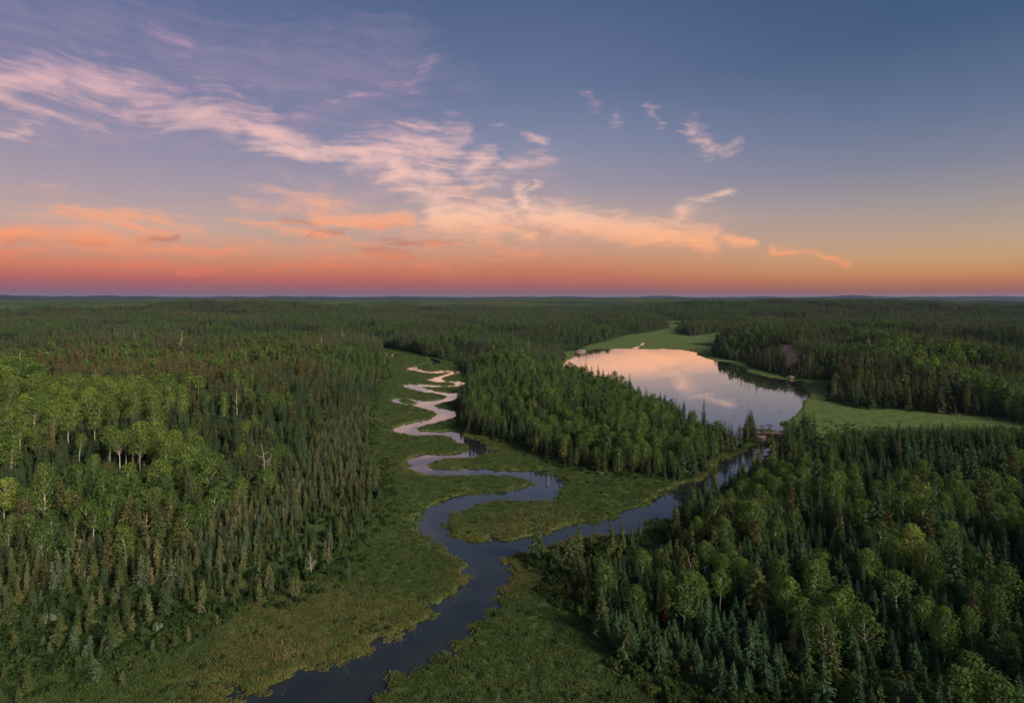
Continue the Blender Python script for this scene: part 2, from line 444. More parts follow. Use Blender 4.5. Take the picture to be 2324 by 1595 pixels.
# ------------------------------------------------------------------ the ground: one sheet, finely divided where the photograph looks
az_f = np.linspace(-50, 50, 900)
az_b = np.linspace(50, 310, 66)[1:]
AZ = np.radians(np.concatenate([az_f, az_b[:-1], [310 - 1e-3]]))
t = np.concatenate([np.linspace(1180, 640, 60)[:-1], np.arange(640, 240, -1.15), np.arange(240, 60, -0.55), np.arange(60, 5, -0.7)])
RR = np.concatenate([[0.5, 15, 30], CAM_H * 568.9 / t, CAM_H * 568.9 / np.geomspace(5, 1.6, 30)[1:], [32000]])
RR = np.unique(RR)
nA, nR = len(AZ), len(RR)
LR = np.log(RR)
G_az, G_r = np.meshgrid(AZ, RR)
GX, GY = (G_r * np.sin(G_az)).ravel(), (G_r * np.cos(G_az)).ravel()
near = (np.hypot(GX, GY) < 2400) & (GY > -200)
X, Y = GX[near], GY[near]
jag = (fbm(X / 3.2, Y / 3.2, 11, 3) - 0.5) * 3.6 + (fbm(X / 11, Y / 11, 15, 2) - 0.5) * 3.0
jag *= np.clip(170 / np.maximum(Y, 60), 0.12, 1.0)
jag += 0.7 * sstep(250, 500, Y)
river = poly_sdf(X, Y, river_poly, 60)
isl = poly_sdf(X, Y, river_island, 60)
river = np.minimum(river, -isl)
lake = poly_sdf(X, Y, lake_poly, 60)
wat = np.maximum(river, lake)
for p in ponds:
    wat = np.maximum(wat, poly_sdf(X, Y, p, 60))
dam = poly_sdf(X, Y, mp([(1688, 992), (1700, 985), (1740, 984), (1790, 986), (1856, 988), (1856, 1006), (1800, 1008), (1735, 1008), (1700, 1010), (1680, 1004)]), 60)
wat = np.minimum(wat + jag, -dam * 1.2 - 0.3)
marsh = np.full(X.shape, -400.0)
for p in marsh_polys:
    marsh = np.maximum(marsh, poly_sdf(X, Y, p, 400))
opn = np.maximum(marsh, wat)
bogf = poly_sdf(X, Y, bog_poly, 60)
mead = np.full(X.shape, -400.0)
for p in marsh_polys[1:]:
    mead = np.maximum(mead, poly_sdf(X, Y, p, 400))
rock = np.full(X.shape, -60.0)
for p in rock_polys:
    rock = np.maximum(rock, poly_sdf(X, Y, p, 60))


def full(v, fill):
    o = np.full(GX.shape, fill, float)
    o[near] = v
    return o


WAT, OPN, MARSH, ROCK = full(wat, -60), full(opn, -400), full(marsh, -400), full(rock, -60)
GR = np.hypot(GX, GY)


def bump(x, y, r, h):
    cx, cy = px2w(x, y)
    return h * np.exp(-((GX - cx) ** 2 + (GY - cy) ** 2) / (2 * r * r))


far = sstep(700, 5000, GR)
h_forest = 1.0 + 7.0 * sstep(0, 130, -OPN) * (0.5 + fbm(GX / 160, GY / 160, 31, 3))
h_forest += 5 * sstep(20, 200, -OPN) * (fbm(GX / 260, GY / 260, 33, 3) - 0.35)
gate = sstep(8, 90, -OPN)
h_forest += gate * (bump(420, 960, 95, 9) + bump(120, 1010, 90, 6) + bump(60, 800, 320, 10) + bump(1960, 800, 240, 20) + bump(2250, 800, 260, 8)
                    + bump(1330, 900, 50, 3) + bump(1500, 990, 45, 3) + bump(2350, 1150, 110, 6) + bump(1450, 740, 400, 6))
roll = (fbm(GX / 1300, GY / 520, 41, 4, 0.45) - 0.45) * 130 * sstep(900, 3200, GR)
big = (fbm(GX / 5200, GY / 2600, 47, 5, 0.55) - 0.5) * 150 * sstep(3500, 13000, GR)
rim = 64 * sstep(9000, 17000, GR)
mounds = np.zeros_like(GX)
for mx, mr, mh, md in ((215, 700, 26, 14000), (960, 1300, 22, 12000), (1560, 1500, 30, 14000), (1885, 500, 46, 14000), (2080, 1500, 16, 14000), (620, 1500, 18, 13000), (1250, 1500, 18, 16000)):
    cx = (mx - PX0) / F * md
    mounds += mh * np.exp(-((GX - cx) ** 2 / (2 * mr * mr) + (GY - md) ** 2 / (2 * 1300 ** 2)))
for mx, my, mr, mh in ((1300, 704, 500, 16), (700, 712, 380, 12), (1700, 712, 420, 22), (2150, 715, 420, 20), (300, 716, 420, 14), (1950, 694, 900, 34), (500, 692, 1200, 26), (1150, 690, 900, 24), (1500, 690, 1100, 30)):
    mounds += bump(mx, my, mr, mh * 1.5)
for bx_, by_, br_, bh_ in ((1700, 790, 70, 7), (1800, 830, 60, 9), (1870, 850, 50, 7), (1950, 880, 60, 6), (1700, 800, 40, 4)):
    h_forest += sstep(1, 26, -OPN) * bump(bx_, by_, br_, bh_)
h_forest += roll + big + rim + mounds
h_forest = np.where(GR < 9000, np.where(h_forest > 0, 62 * np.tanh(h_forest / 62), h_forest), h_forest)
h_forest = np.maximum(h_forest, 1.0)
hum = (fbm(GX / 1.7, GY / 1.7, 51, 2) - 0.45) * 0.55 + (fbm(GX / 7, GY / 7, 53, 2) - 0.5) * 0.5
hum *= np.clip(1.6 - GR / 500, 0.2, 1)
h_open = np.where(WAT > 0, -0.25 - 0.35 * np.minimum(WAT, 4), np.maximum(0.06, 0.12 + np.minimum(0.55, -WAT * 0.35) + hum * sstep(0, 2.0, -WAT)))
blend = sstep(0, 14, -OPN)
rockz = sstep(-2, 2, ROCK) * (0.8 + 2.2 * fbm(GX / 6, GY / 6, 61, 3))
GZ = h_open * (1 - blend) + (h_forest + hum * 0.6) * blend + np.where(WAT > -1, 0, rockz)
GZ = np.where(WAT > 0, np.minimum(GZ, h_open), GZ)


def sample(field, x, y):
    """bilinear lookup of a ground field"""
    x, y = np.asarray(x, float), np.asarray(y, float)
    a = np.arctan2(x, y)
    r = np.log(np.maximum(np.hypot(x, y), RR[0]))
    i = np.clip(np.interp(a, AZ[:900], np.arange(900)), 0, 898.999)
    j = np.clip(np.interp(r, LR, np.arange(nR)), 0, nR - 1.001)
    i0, j0 = i.astype(int), j.astype(int)
    fi, fj = i - i0, j - j0
    f2 = field.reshape(nR, nA)
    return (f2[j0, i0] * (1 - fi) + f2[j0, i0 + 1] * fi) * (1 - fj) + (f2[j0 + 1, i0] * (1 - fi) + f2[j0 + 1, i0 + 1] * fi) * fj


def hit(x, y, z_above=0.0):
    """where the line of sight through a photo point meets the ground"""
    z = 0.0
    for _ in range(40):
        wx, wy = px2w(x, y, z)
        z = 0.5 * z + 0.5 * float(sample(GZ, wx, wy))
    return wx, wy, float(sample(GZ, wx, wy))


def mesh_from(name, verts, faces_flat, loops_per, mats=(), attrs=None, mat_idx=None, smooth=False):
    me = bpy.data.meshes.new(name)
    verts = np.asarray(verts, np.float32)
    faces_flat = np.asarray(faces_flat, np.int32).ravel()
    lp = np.asarray(loops_per, np.int32)
    if lp.ndim == 0:
        lp = np.full(len(faces_flat) // int(lp), int(lp), np.int32)
    me.vertices.add(len(verts))
    me.vertices.foreach_set('co', verts.ravel())
    me.loops.add(len(faces_flat))
    me.loops.foreach_set('vertex_index', faces_flat)
    me.polygons.add(len(lp))
    me.polygons.foreach_set('loop_start', np.concatenate([[0], np.cumsum(lp)[:-1]]).astype(np.int32))
    me.polygons.foreach_set('loop_total', lp)
    if mat_idx is not None:
        me.polygons.foreach_set('material_index', np.asarray(mat_idx, np.int32))
    me.polygons.foreach_set('use_smooth', np.full(len(lp), smooth))
    me.update(calc_edges=True)
    for m in mats:
        me.materials.append(m)
    for k, v in (attrs or {}).items():
        a = me.attributes.new(k, 'FLOAT', 'POINT')
        a.data.foreach_set('value', np.asarray(v, np.float32))
    return me


def new_obj(name, me, kind=None, parent=None):
    o = bpy.data.objects.new(name, me)
    C.objects.link(o)
    if kind:
        o['kind'] = kind
    if parent:
        o.parent = parent
    return o


# ------------------------------------------------------------------ materials
def material(name):
    m = bpy.data.materials.new(name)
    m.use_nodes = True
    m.node_tree.nodes.clear()
    return m, m.node_tree


def finish(t, shader):
    o = N(t, 'ShaderNodeOutputMaterial')
    t.links.new(shader, o.inputs['Surface'])


def attr(t, name, kind='GEOMETRY'):
    n = N(t, 'ShaderNodeAttribute', attribute_name=name, attribute_type=kind)
    return n.outputs['Fac']


def leafy(name, stops, glow=0.18, noise_scale=0.9, span=(0.62, 1.42)):
    """foliage: colour picked per plant (tint) and varied leaf spray by leaf spray (shade)"""
    m, t = material(name)
    tint = attr(t, 'tint', 'INSTANCER')
    shade = attr(t, 'shade')
    col = RAMP(t, tint, stops)
    obj = N(t, 'ShaderNodeTexCoord').outputs['Object']
    nz_ = NOISE(t, obj, noise_scale, 2)
    k = M(t, 'MULTIPLY', MR(t, shade, 0, 1, *span), MR(t, nz_, 0.3, 0.7, 0.78, 1.22))
    col = V(t, 'SCALE', col, s=k)
    dif = N(t, 'ShaderNodeBsdfDiffuse')
    t.links.new(col, dif.inputs[0])
    tr = N(t, 'ShaderNodeBsdfTranslucent')
    t.links.new(col, tr.inputs[0])
    mx = N(t, 'ShaderNodeMixShader')
    mx.inputs[0].default_value = glow
    t.links.new(dif.outputs[0], mx.inputs[1])
    t.links.new(tr.outputs[0], mx.inputs[2])
    finish(t, mx.outputs[0])
    return m


def plain(name, col_fn, rough=0.9, spec=0.2, bump_fn=None):
    m, t = material(name)
    p = N(t, 'ShaderNodeBsdfPrincipled')
    put(t, p.inputs['Base Color'], col_fn(t))
    p.inputs['Roughness'].default_value = rough
    p.inputs['Specular IOR Level'].default_value = spec
    if bump_fn:
        b = N(t, 'ShaderNodeBump')
        b.inputs['Distance'].default_value = bump_fn[1]
        t.links.new(bump_fn[0](t), b.inputs['Height'])
        t.links.new(b.outputs[0], p.inputs['Normal'])
    finish(t, p.outputs[0])
    return m


MAT = {}
# tint: 0 blue-green, 0.5 green, 0.8 olive, 1 rusty
MAT['spruce'] = leafy('spruce_needles', [(0.0, (0.048, 0.090, 0.042)), (0.3, (0.040, 0.062, 0.033)), (0.6, (0.066, 0.084, 0.032)), (0.8, (0.106, 0.108, 0.038)), (0.93, (0.16, 0.105, 0.040)), (1.0, (0.26, 0.065, 0.030))], 0.12)
MAT['birch'] = leafy('birch_leaves', [(0.0, (0.058, 0.105, 0.030)), (0.4, (0.084, 0.142, 0.034)), (0.8, (0.145, 0.200, 0.044)), (1.0, (0.21, 0.26, 0.055))], 0.28)
MAT['tamarack'] = leafy('tamarack_needles', [(0.0, (0.090, 0.150, 0.090)), (0.5, (0.125, 0.155, 0.080)), (1.0, (0.18, 0.17, 0.075))], 0.2)
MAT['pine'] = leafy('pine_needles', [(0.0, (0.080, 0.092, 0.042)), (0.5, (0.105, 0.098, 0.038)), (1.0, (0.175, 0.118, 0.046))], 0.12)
MAT['shrub'] = leafy('shrub_leaves', [(0.0, (0.022, 0.044, 0.017)), (0.5, (0.040, 0.068, 0.022)), (0.85, (0.105, 0.125, 0.034)), (1.0, (0.15, 0.19, 0.11))], 0.2)
MAT['sedge'] = leafy('sedge_blades', [(0.0, (0.058, 0.100, 0.032)), (0.5, (0.096, 0.124, 0.042)), (0.8, (0.160, 0.155, 0.054)), (1.0, (0.21, 0.175, 0.08))], 0.25, span=(0.8, 1.2))


def birch_bark(t):
    obj = N(t, 'ShaderNodeTexCoord').outputs['Object']
    n = NOISE(t, V(t, 'MULTIPLY', obj, (1.5, 1.5, 3.5)), 2.2, 3, 0.7)
    return RAMP(t, n, [(0.34, (0.05, 0.04, 0.035)), (0.44, (0.42, 0.36, 0.29)), (0.7, (0.62, 0.56, 0.48))])


def spruce_bark(t):
    obj = N(t, 'ShaderNodeTexCoord').outputs['Object']
    n = NOISE(t, V(t, 'MULTIPLY', obj, (6, 6, 1.5)), 2.0, 3, 0.6)
    return RAMP(t, n, [(0.3, (0.05, 0.04, 0.03)), (0.7, (0.16, 0.125, 0.095))])


def dead_wood(t):
    obj = N(t, 'ShaderNodeTexCoord').outputs['Object']
    n = NOISE(t, V(t, 'MULTIPLY', obj, (5, 5, 0.8)), 2.0, 3, 0.6)
    return RAMP(t, n, [(0.3, (0.22, 0.17, 0.13)), (0.7, (0.48, 0.40, 0.33))])


def granite(t):
    obj = N(t, 'ShaderNodeNewGeometry').outputs['Position']
    n = NOISE(t, obj, 0.9, 6, 0.65)
    n2 = NOISE(t, obj, 0.22, 3, 0.6)
    c = RAMP(t, n, [(0.3, (0.085, 0.065, 0.06)), (0.5, (0.24, 0.17, 0.145)), (0.72, (0.40, 0.30, 0.26))])
    return MIX(t, MR(t, n2, 0.5, 0.66, smooth=True), c, (0.06, 0.08, 0.035))


MAT['white_bark'] = plain('birch_bark', birch_bark)
MAT['brown_bark'] = plain('spruce_bark', spruce_bark)
MAT['dead_wood'] = plain('dead_wood', dead_wood)
MAT['granite'] = plain('granite', granite, 0.85, 0.3, (lambda t: NOISE(t, N(t, 'ShaderNodeNewGeometry').outputs['Position'], 2.5, 5, 0.6), 0.15))


def ground_material():
    m, t = material('ground_cover')
    geo = N(t, 'ShaderNodeNewGeometry').outputs['Position']
    aopen, arock, ashore, afar, awarm, amead = (attr(t, k) for k in ('open_land', 'bare_rock', 'shore', 'far_away', 'heath', 'meadow'))
    n_f = NOISE(t, geo, 2.2, 5, 0.7)
    n_m = NOISE(t, geo, 0.16, 4, 0.6)
    n_l = NOISE(t, geo, 0.022, 3, 0.55)
    # marsh: mats of sedge and leatherleaf, green to brown
    g = RAMP(t, n_f, [(0.32, (0.024, 0.042, 0.014)), (0.5, (0.070, 0.108, 0.034)), (0.66, (0.125, 0.165, 0.054))])
    b = RAMP(t, n_f, [(0.32, (0.026, 0.028, 0.013)), (0.5, (0.085, 0.080, 0.034)), (0.66, (0.165, 0.140, 0.060))])
    heath = M(t, 'MULTIPLY', MR(t, n_m, 0.40, 0.62, smooth=True), awarm)
    mar = MIX(t, heath, g, b)
    mar = MIX(t, MR(t, n_l, 0.45, 0.65, 0, 0.45, smooth=True), mar, (0.042, 0.082, 0.024))
    mar = MIX(t, M(t, 'MULTIPLY', amead, 0.85), mar, RAMP(t, M(t, 'ADD', M(t, 'MULTIPLY', n_m, 0.6), M(t, 'MULTIPLY', n_f, 0.4)), [(0.38, (0.045, 0.086, 0.024)), (0.5, (0.098, 0.145, 0.040)), (0.60, (0.150, 0.170, 0.056))]))
    lush = MIX(t, ashore, mar, (0.085, 0.108, 0.028))
    # far closed forest as crown texture; weaker light there is put into the colours
    nf1 = NOISE(t, V(t, 'MULTIPLY', geo, (1, 1, 0.3)), 0.09, 4, 0.75)
    nf2 = NOISE(t, geo, 0.0016, 4, 0.6)
    nf3 = NOISE(t, geo, 0.004, 4, 0.6)
    ff = RAMP(t, nf1, [(0.4, (0.006, 0.009, 0.007)), (0.62, (0.024, 0.028, 0.018))])
    ff = MIX(t, MR(t, nf2, 0.48, 0.62, 0, 0.6, smooth=True), ff, (0.034, 0.022, 0.014))
    ff = MIX(t, MR(t, nf3, 0.54, 0.66, 0, 0.3, smooth=True), ff, (0.022, 0.030, 0.016))
    duff = RAMP(t, n_f, [(0.35, (0.018, 0.022, 0.010)), (0.65, (0.044, 0.048, 0.020))])
    wood = MIX(t, afar, duff, ff)
    c = MIX(t, aopen, wood, lush)
    rk = granite(t)
    c = MIX(t, arock, c, rk)
    p = N(t, 'ShaderNodeBsdfPrincipled')
    t.links.new(c, p.inputs['Base Color'])
    p.inputs['Roughness'].default_value = 0.95
    p.inputs['Specular IOR Level'].default_value = 0.1
    bp = N(t, 'ShaderNodeBump')
    bp.inputs['Strength'].default_value = 0.8
    bp.inputs['Distance'].default_value = 0.8
    t.links.new(n_f, bp.inputs['Height'])
    t.links.new(bp.outputs[0], p.inputs['Normal'])
    finish(t, p.outputs[0])
    return m


MAT['ground'] = ground_material()
jj, ii = np.meshgrid(np.arange(nR - 1), np.arange(nA), indexing='ij')
v00 = (jj * nA + ii).ravel()
v01 = (jj * nA + (ii + 1) % nA).ravel()
quads = np.stack([v00, v01, v01 + nA, v00 + nA], 1)
MEAD = full(mead, -400)
heath_a = (MEAD < 0) * sstep(0.42, 0.6, fbm(GX / 45, GY / 45, 71, 3)) * np.clip(1.25 - GR / 420, 0.1, 1)
ground_me = mesh_from('ground', np.stack([GX, GY, GZ], 1), quads, 4, [MAT['ground']],
                      dict(open_land=np.maximum(sstep(-9, 0, OPN), sstep(-16, 0, full(bogf, -60)) * 0.9), bare_rock=sstep(-1, 1.5, ROCK + (fbm(GX / 4, GY / 4, 63, 3) - 0.5) * 7) * (WAT < 1),
                           shore=sstep(-3.6, -0.8, WAT) * 0.8, far_away=sstep(900, 2200, GR), heath=heath_a, meadow=sstep(-5, 3, full(mead, -400))), smooth=True)
ground = new_obj('ground', ground_me, 'structure')

# ------------------------------------------------------------------ water
wm, t = material('dark_water')
geo = N(t, 'ShaderNodeNewGeometry').outputs['Position']
nb = NOISE(t, geo, 0.08, 3, 0.5)
body = N(t, 'ShaderNodeBsdfDiffuse')
put(t, body.inputs[0], RAMP(t, nb, [(0.3, (0.014, 0.019, 0.022)), (0.7, (0.024, 0.030, 0.028))]))
mir = N(t, 'ShaderNodeBsdfGlossy')
mir.inputs['Roughness'].default_value = 0.012
mir.inputs['Color'].default_value = (1, 1, 1, 1)
bp = N(t, 'ShaderNodeBump')
bp.inputs['Strength'].default_value = 0.18
bp.inputs['Distance'].default_value = 0.02
t.links.new(NOISE(t, V(t, 'MULTIPLY', geo, (1, 0.6, 1)), 0.7, 3, 0.5), bp.inputs['Height'])
t.links.new(bp.outputs[0], mir.inputs['Normal'])
fr_ = N(t, 'ShaderNodeFresnel')
fr_.inputs['IOR'].default_value = 1.34
mxs = N(t, 'ShaderNodeMixShader')
t.links.new(M(t, 'MULTIPLY_ADD', fr_.outputs[0], 1.95, -0.035, clamp=True), mxs.inputs[0])
t.links.new(body.outputs[0], mxs.inputs[1])
t.links.new(mir.outputs[0], mxs.inputs[2])
finish(t, mxs.outputs[0])
MAT['water'] = wm


q_w = WAT[quads].max(1)
q_l = full(lake - river, -1)[quads].mean(1) > 0
for nm, sel in (('river', (q_w > -1.5) & ~q_l), ('lake', (q_w > -1.5) & q_l)):
    qq = quads[sel]
    used, inv = np.unique(qq, return_inverse=True)
    me = mesh_from(nm, np.stack([GX[used], GY[used], np.zeros(len(used))], 1), inv.reshape(-1, 4), 4, [MAT['water']], smooth=True)
    new_obj(nm, me, 'structure')
# ------------------------------------------------------------------ plant shapes
class Shape:
    """collects triangles with a leaf-by-leaf shade"""
    def __init__(self):
        self.v, self.f, self.s = [], [], []
        self.n = 0

    def tris(self, pts, shade):
        """pts (k, 3, 3)"""
        pts = np.asarray(pts, float).reshape(-1, 3, 3)
        k = len(pts)
        self.v.append(pts.reshape(-1, 3))
        self.f.append(np.arange(self.n, self.n + 3 * k))
        self.s.append(np.repeat(np.broadcast_to(shade, (k,)), 3))
        self.n += 3 * k

    def quads(self, pts, shade):
        pts = np.asarray(pts, float).reshape(-1, 4, 3)
        sh = np.broadcast_to(shade, (len(pts),))
        self.tris(np.concatenate([pts[:, [0, 1, 2]], pts[:, [0, 2, 3]]]), np.concatenate([sh, sh]))

    def tube(self, path, rad, sides=5, shade=0.5):
        path, rad = np.asarray(path, float), np.asarray(rad, float)
        ang = np.arange(sides) * 2 * math.pi / sides
        d = path[-1] - path[0]
        d = d / max(np.linalg.norm(d), 1e-6)
        u = np.cross(d, [0.31, 0.95, 0.1]) if abs(d[1]) < 0.9 else np.cross(d, [1, 0, 0])
        u = u / np.linalg.norm(u)
        w = np.cross(d, u)
        ring = np.cos(ang)[:, None] * u + np.sin(ang)[:, None] * w
        for a, b, ra, rb in zip(path[:-1], path[1:], rad[:-1], rad[1:]):
            A, B = a + ring * ra, b + ring * rb
            self.quads(np.stack([A, np.roll(A, -1, 0), np.roll(B, -1, 0), B], 1), shade)

    def mesh(self, name, mat):
        return mesh_from(name, np.concatenate(self.v), np.concatenate(self.f), 3, [mat], dict(shade=np.concatenate(self.s)))


def join_shapes(name, parts):
    """parts: (Shape, material) -> one mesh"""
    vs, fs, sh, mi, off = [], [], [], [], 0
    for k, (s_, m_) in enumerate(parts):
        v, f = np.concatenate(s_.v), np.concatenate(s_.f)
        vs.append(v)
        fs.append(f + off)
        sh.append(np.concatenate(s_.s))
        mi += [k] * (len(f) // 3)
        off += len(v)
    return mesh_from(name, np.concatenate(vs), np.concatenate(fs), 3, [m_ for _, m_ in parts], dict(shade=np.concatenate(sh)), mi)


def unit(v):
    return v / np.maximum(np.linalg.norm(v, axis=-1, keepdims=True), 1e-9)


def leaf_cards(g, centre, size, shade, out=None, flat=0.5):
    """scattered leaf sprays: small quads, roughly facing outward"""
    k = len(centre)
    n = g.normal(size=(k, 3))
    if out is not None:
        n = unit(n) * 0.75 + out
    n[:, 2] += flat * 0.6
    n = unit(n)
    a = unit(np.cross(n, g.normal(size=(k, 3))))
    b = np.cross(n, a)
    sz = size * g.uniform(0.6, 1.35, (k, 1))
    el = g.uniform(0.55, 1.0, (k, 1))
    return np.stack([centre - a * sz, centre - b * sz * el, centre + a * sz, centre + b * sz * el], 1)


def trunk_shape(g, h, r, lean=0.02, sides=6, wob=0.01, top=0.06):
    s_ = Shape()
    zs = np.linspace(0, h, 7)
    off = np.cumsum(g.normal(0, wob * h, (7, 2)), 0)
    off = off - off[0]
    path = np.column_stack([off[:, 0] + zs * lean, off[:, 1], zs - 0.25 * (zs == 0)])
    s_.tube(path, r * (1 - (zs / h) * (1 - top)), sides)
    return s_, path


def spruce(seed, h=10.0, rad=1.5, levels=34, per=8, z0=0.06, droop=0.45, ragged=0.25, gap=0.0, power=0.85, width=0.23, hang=4, cut=1.0):
    g = np.random.default_rng(seed)
    tr, path = trunk_shape(g, h * 0.97, 0.013 * h, 0, 5, 0.003, 0.08)
    cr = Shape()
    zs = z0 * h + (h - z0 * h) * (np.linspace(0, 1, levels) ** 0.92)
    side = g.normal(0, 1, 3)
    for i, z in enumerate(zs):
        f = (z - z0 * h) / (h - z0 * h)
        R0 = rad * (1 - f) ** power * (0.55 + 0.45 * min(1, f * 6 + 0.35)) * cut + 0.05
        lev = 1 + g.normal(0, ragged * 0.5)
        n = max(3, int(round(per * (0.45 + 0.55 * (1 - f)))))
        for k in range(n):
            if g.random() < gap:
                continue
            a = 2 * math.pi * (k + g.random() * 0.9) / n + i * 1.3
            L = R0 * max(0.25, lev + g.normal(0, ragged)) * (1 + 0.12 * math.cos(a - side[0]))
            d = np.array([math.cos(a), math.sin(a), 0])
            sd = np.array([-d[1], d[0], 0])
            base = np.array([0, 0, z]) + d * 0.02
            up = 0.25 if f > 0.8 else 0.0
            mid = base + d * L * 0.5 + [0, 0, -L * droop * 0.35 + up * L]
            tip = base + d * L + [0, 0, -L * droop * 0.75 + up * L * 1.6 + g.normal(0, 0.03) * L]
            w = width * L * g.uniform(0.8, 1.3) + 0.05
            sh = g.uniform(0.15, 0.95)
            low = [0, 0, -w * 0.55]
            tr4 = [[base, mid + sd * w + low, mid], [base, mid, mid - sd * w + low], [mid, mid + sd * w + low, tip], [mid, tip, mid - sd * w + low]]
            cr.tris(tr4, [sh, sh * 0.9, min(1, sh * 1.15), sh])
            for q in range(hang):
                tt = g.uniform(0.35, 1.0)
                p0 = base + (tip - base) * tt
                dd = d * g.uniform(-0.1, 0.5) + sd * g.normal(0, 0.8)
                ln = (0.20 * L + 0.10) * g.uniform(0.7, 1.4)
                cr.tris([[p0 - d * ln * 0.3, p0 + d * ln * 0.5, p0 + dd * ln + [0, 0, -ln * g.uniform(0.3, 1.2)]]], g.uniform(0.1, 1.0))
    cr.tris([[[0.05, 0, h * 0.93], [-0.05, 0.03, h * 0.93], [0, 0, h * 1.015]], [[0, 0.05, h * 0.93], [0, -0.05, h * 0.93], [0, 0, h * 1.015]]], 0.8)
    return tr, cr


def birch(seed, h=14.0, lobes=16, leaves=150, crown0=0.42, spread=0.21, leaf=0.175, lean=0.02, limbs=True, tall=1.0):
    g = np.random.default_rng(seed)
    tr, path = trunk_shape(g, h * 0.86, 0.0125 * h, lean, 6, 0.008, 0.25)
    cr = Shape()
    for k in range(lobes):
        f = (k + g.random()) / lobes
        z = h * (crown0 + (0.93 - crown0) * f)
        prof = math.sin(math.pi * min(1, (f * 0.80 + 0.20))) ** 0.6
        rr = h * spread * prof * g.uniform(0.35, 0.8)
        a = k * 2.4 + g.random()
        fz = z / (h * 0.86)
        axis = np.array([np.interp(z, path[:, 2], path[:, 0]), np.interp(z, path[:, 2], path[:, 1]), 0])
        c = axis + [math.cos(a) * rr, math.sin(a) * rr, z]
        lr = h * g.uniform(0.055, 0.125) * (0.8 + 0.4 * prof)
        if limbs and f < 0.9:
            zb = z - rr * g.uniform(0.7, 1.3) - 0.03 * h
            b0 = np.array([np.interp(zb, path[:, 2], path[:, 0]), np.interp(zb, path[:, 2], path[:, 1]), zb])
            m = (b0 + c) / 2 + [0, 0, 0.05 * rr]
            tr.tube([b0, m, c + [0, 0, lr * 0.5]], [0.0055 * h, 0.0035 * h, 0.001 * h], 4)
        d = unit(g.normal(size=(leaves, 3)) + [0, 0, 0.35])
        rad_ = lr * g.uniform(0.45, 1.08, (leaves, 1)) ** 0.6
        sq = np.array([1, 1, 0.82 * tall])
        ctr = c + d * rad_ * sq
        sh0 = g.uniform(0.25, 0.75)
        cr.quads(leaf_cards(g, ctr, leaf, 0, out=d * 0.9), np.clip(sh0 + g.normal(0, 0.22, leaves), 0, 1))
    return tr, cr


def pine(seed, h=11.0, rad=1.5, tiers=11, crown0=0.28, flat=False):
    g = np.random.default_rng(seed)
    tr, path = trunk_shape(g, h * 0.97, 0.014 * h, 0.0, 6, 0.006, 0.15)
    cr = Shape()
    for k in range(tiers):
        f = (k + 0.3 * g.random()) / tiers
        z = h * (crown0 + (0.99 - crown0) * f)
        r0 = rad * ((1 - f) ** 0.5 if not flat else (0.75 + 0.35 * math.sin(f * 9 + seed))) * g.uniform(0.75, 1.25)
        for j in range(5 if f < 0.85 else 3):
            if g.random() < 0.12:
                continue
            a = g.uniform(0, 6.28)
            L = r0 * g.uniform(0.6, 1.15)
            c = np.array([math.cos(a) * L * 0.75, math.sin(a) * L * 0.75, z + L * g.uniform(-0.05, 0.3)])
            tr.tube([[0, 0, z - 0.1 * L], c], [0.035, 0.012], 3)
            n = 26
            e = np.array([0.55, 0.55, 0.24 if flat else 0.42]) * (L * 0.75 + 0.15)
            ctr = c + unit(g.normal(size=(n, 3))) * e * g.uniform(0.3, 1, (n, 1))
            cr.quads(leaf_cards(g, ctr, 0.17, 0), np.clip(g.uniform(0.2, 0.8) + g.normal(0, 0.2, n), 0, 1))
    return tr, cr


def tamarack(seed, h=7.0, rad=1.0, levels=22, z0=0.12):
    g = np.random.default_rng(seed)
    tr, path = trunk_shape(g, h * 0.97, 0.012 * h, 0, 5, 0.004, 0.1)
    cr = Shape()
    for i in range(levels):
        f = (i + 0.5 * g.random()) / levels
        z = h * (z0 + (1 - z0) * f)
        R0 = rad * (1 - f) ** 0.75 * (0.6 + 0.4 * min(1, f * 4 + .3)) + 0.06
        for k in range(5):
            a = g.uniform(0, 6.28)
            L = R0 * g.uniform(0.6, 1.25)
            d = np.array([math.cos(a), math.sin(a), 0])
            b0 = np.array([0, 0, z])
            tip = b0 + d * L + [0, 0, L * g.uniform(-0.15, 0.3)]
            tr.tube([b0, tip], [0.018, 0.006], 3)
            n = 9
            tt = g.uniform(0.2, 1.05, (n, 1))
            ctr = b0 + (tip - b0) * tt + g.normal(0, 0.07, (n, 3)) * (L + 0.3)
            cr.quads(leaf_cards(g, ctr, 0.13, 0), np.clip(g.uniform(0.25, 0.75) + g.normal(0, 0.2, n), 0, 1))
    return tr, cr


def dead_tree(seed, h=10.0, limbs=16, forked=False):
    g = np.random.default_rng(seed)
    tr, path = trunk_shape(g, h, 0.014 * h, g.uniform(-0.06, 0.06), 6, 0.012, 0.15)
    br = Shape()
    for k in range(limbs):
        f = g.uniform(0.25, 0.98)
        b0 = np.array([np.interp(f * h, path[:, 2], path[:, i]) for i in range(2)] + [f * h])
        a = g.uniform(0, 6.28)
        L = h * g.uniform(0.05, 0.16) * (1.25 - f) * (1.6 if forked else 1)
        up = g.uniform(0.1, 0.9)
        m = b0 + [math.cos(a) * L * 0.6, math.sin(a) * L * 0.6, L * up * 0.4]
        tip = b0 + [math.cos(a + 0.2) * L, math.sin(a + 0.2) * L, L * up]
        br.tube([b0, m, tip], [0.0045 * h, 0.003 * h, 0.001 * h], 4)
    return tr, br


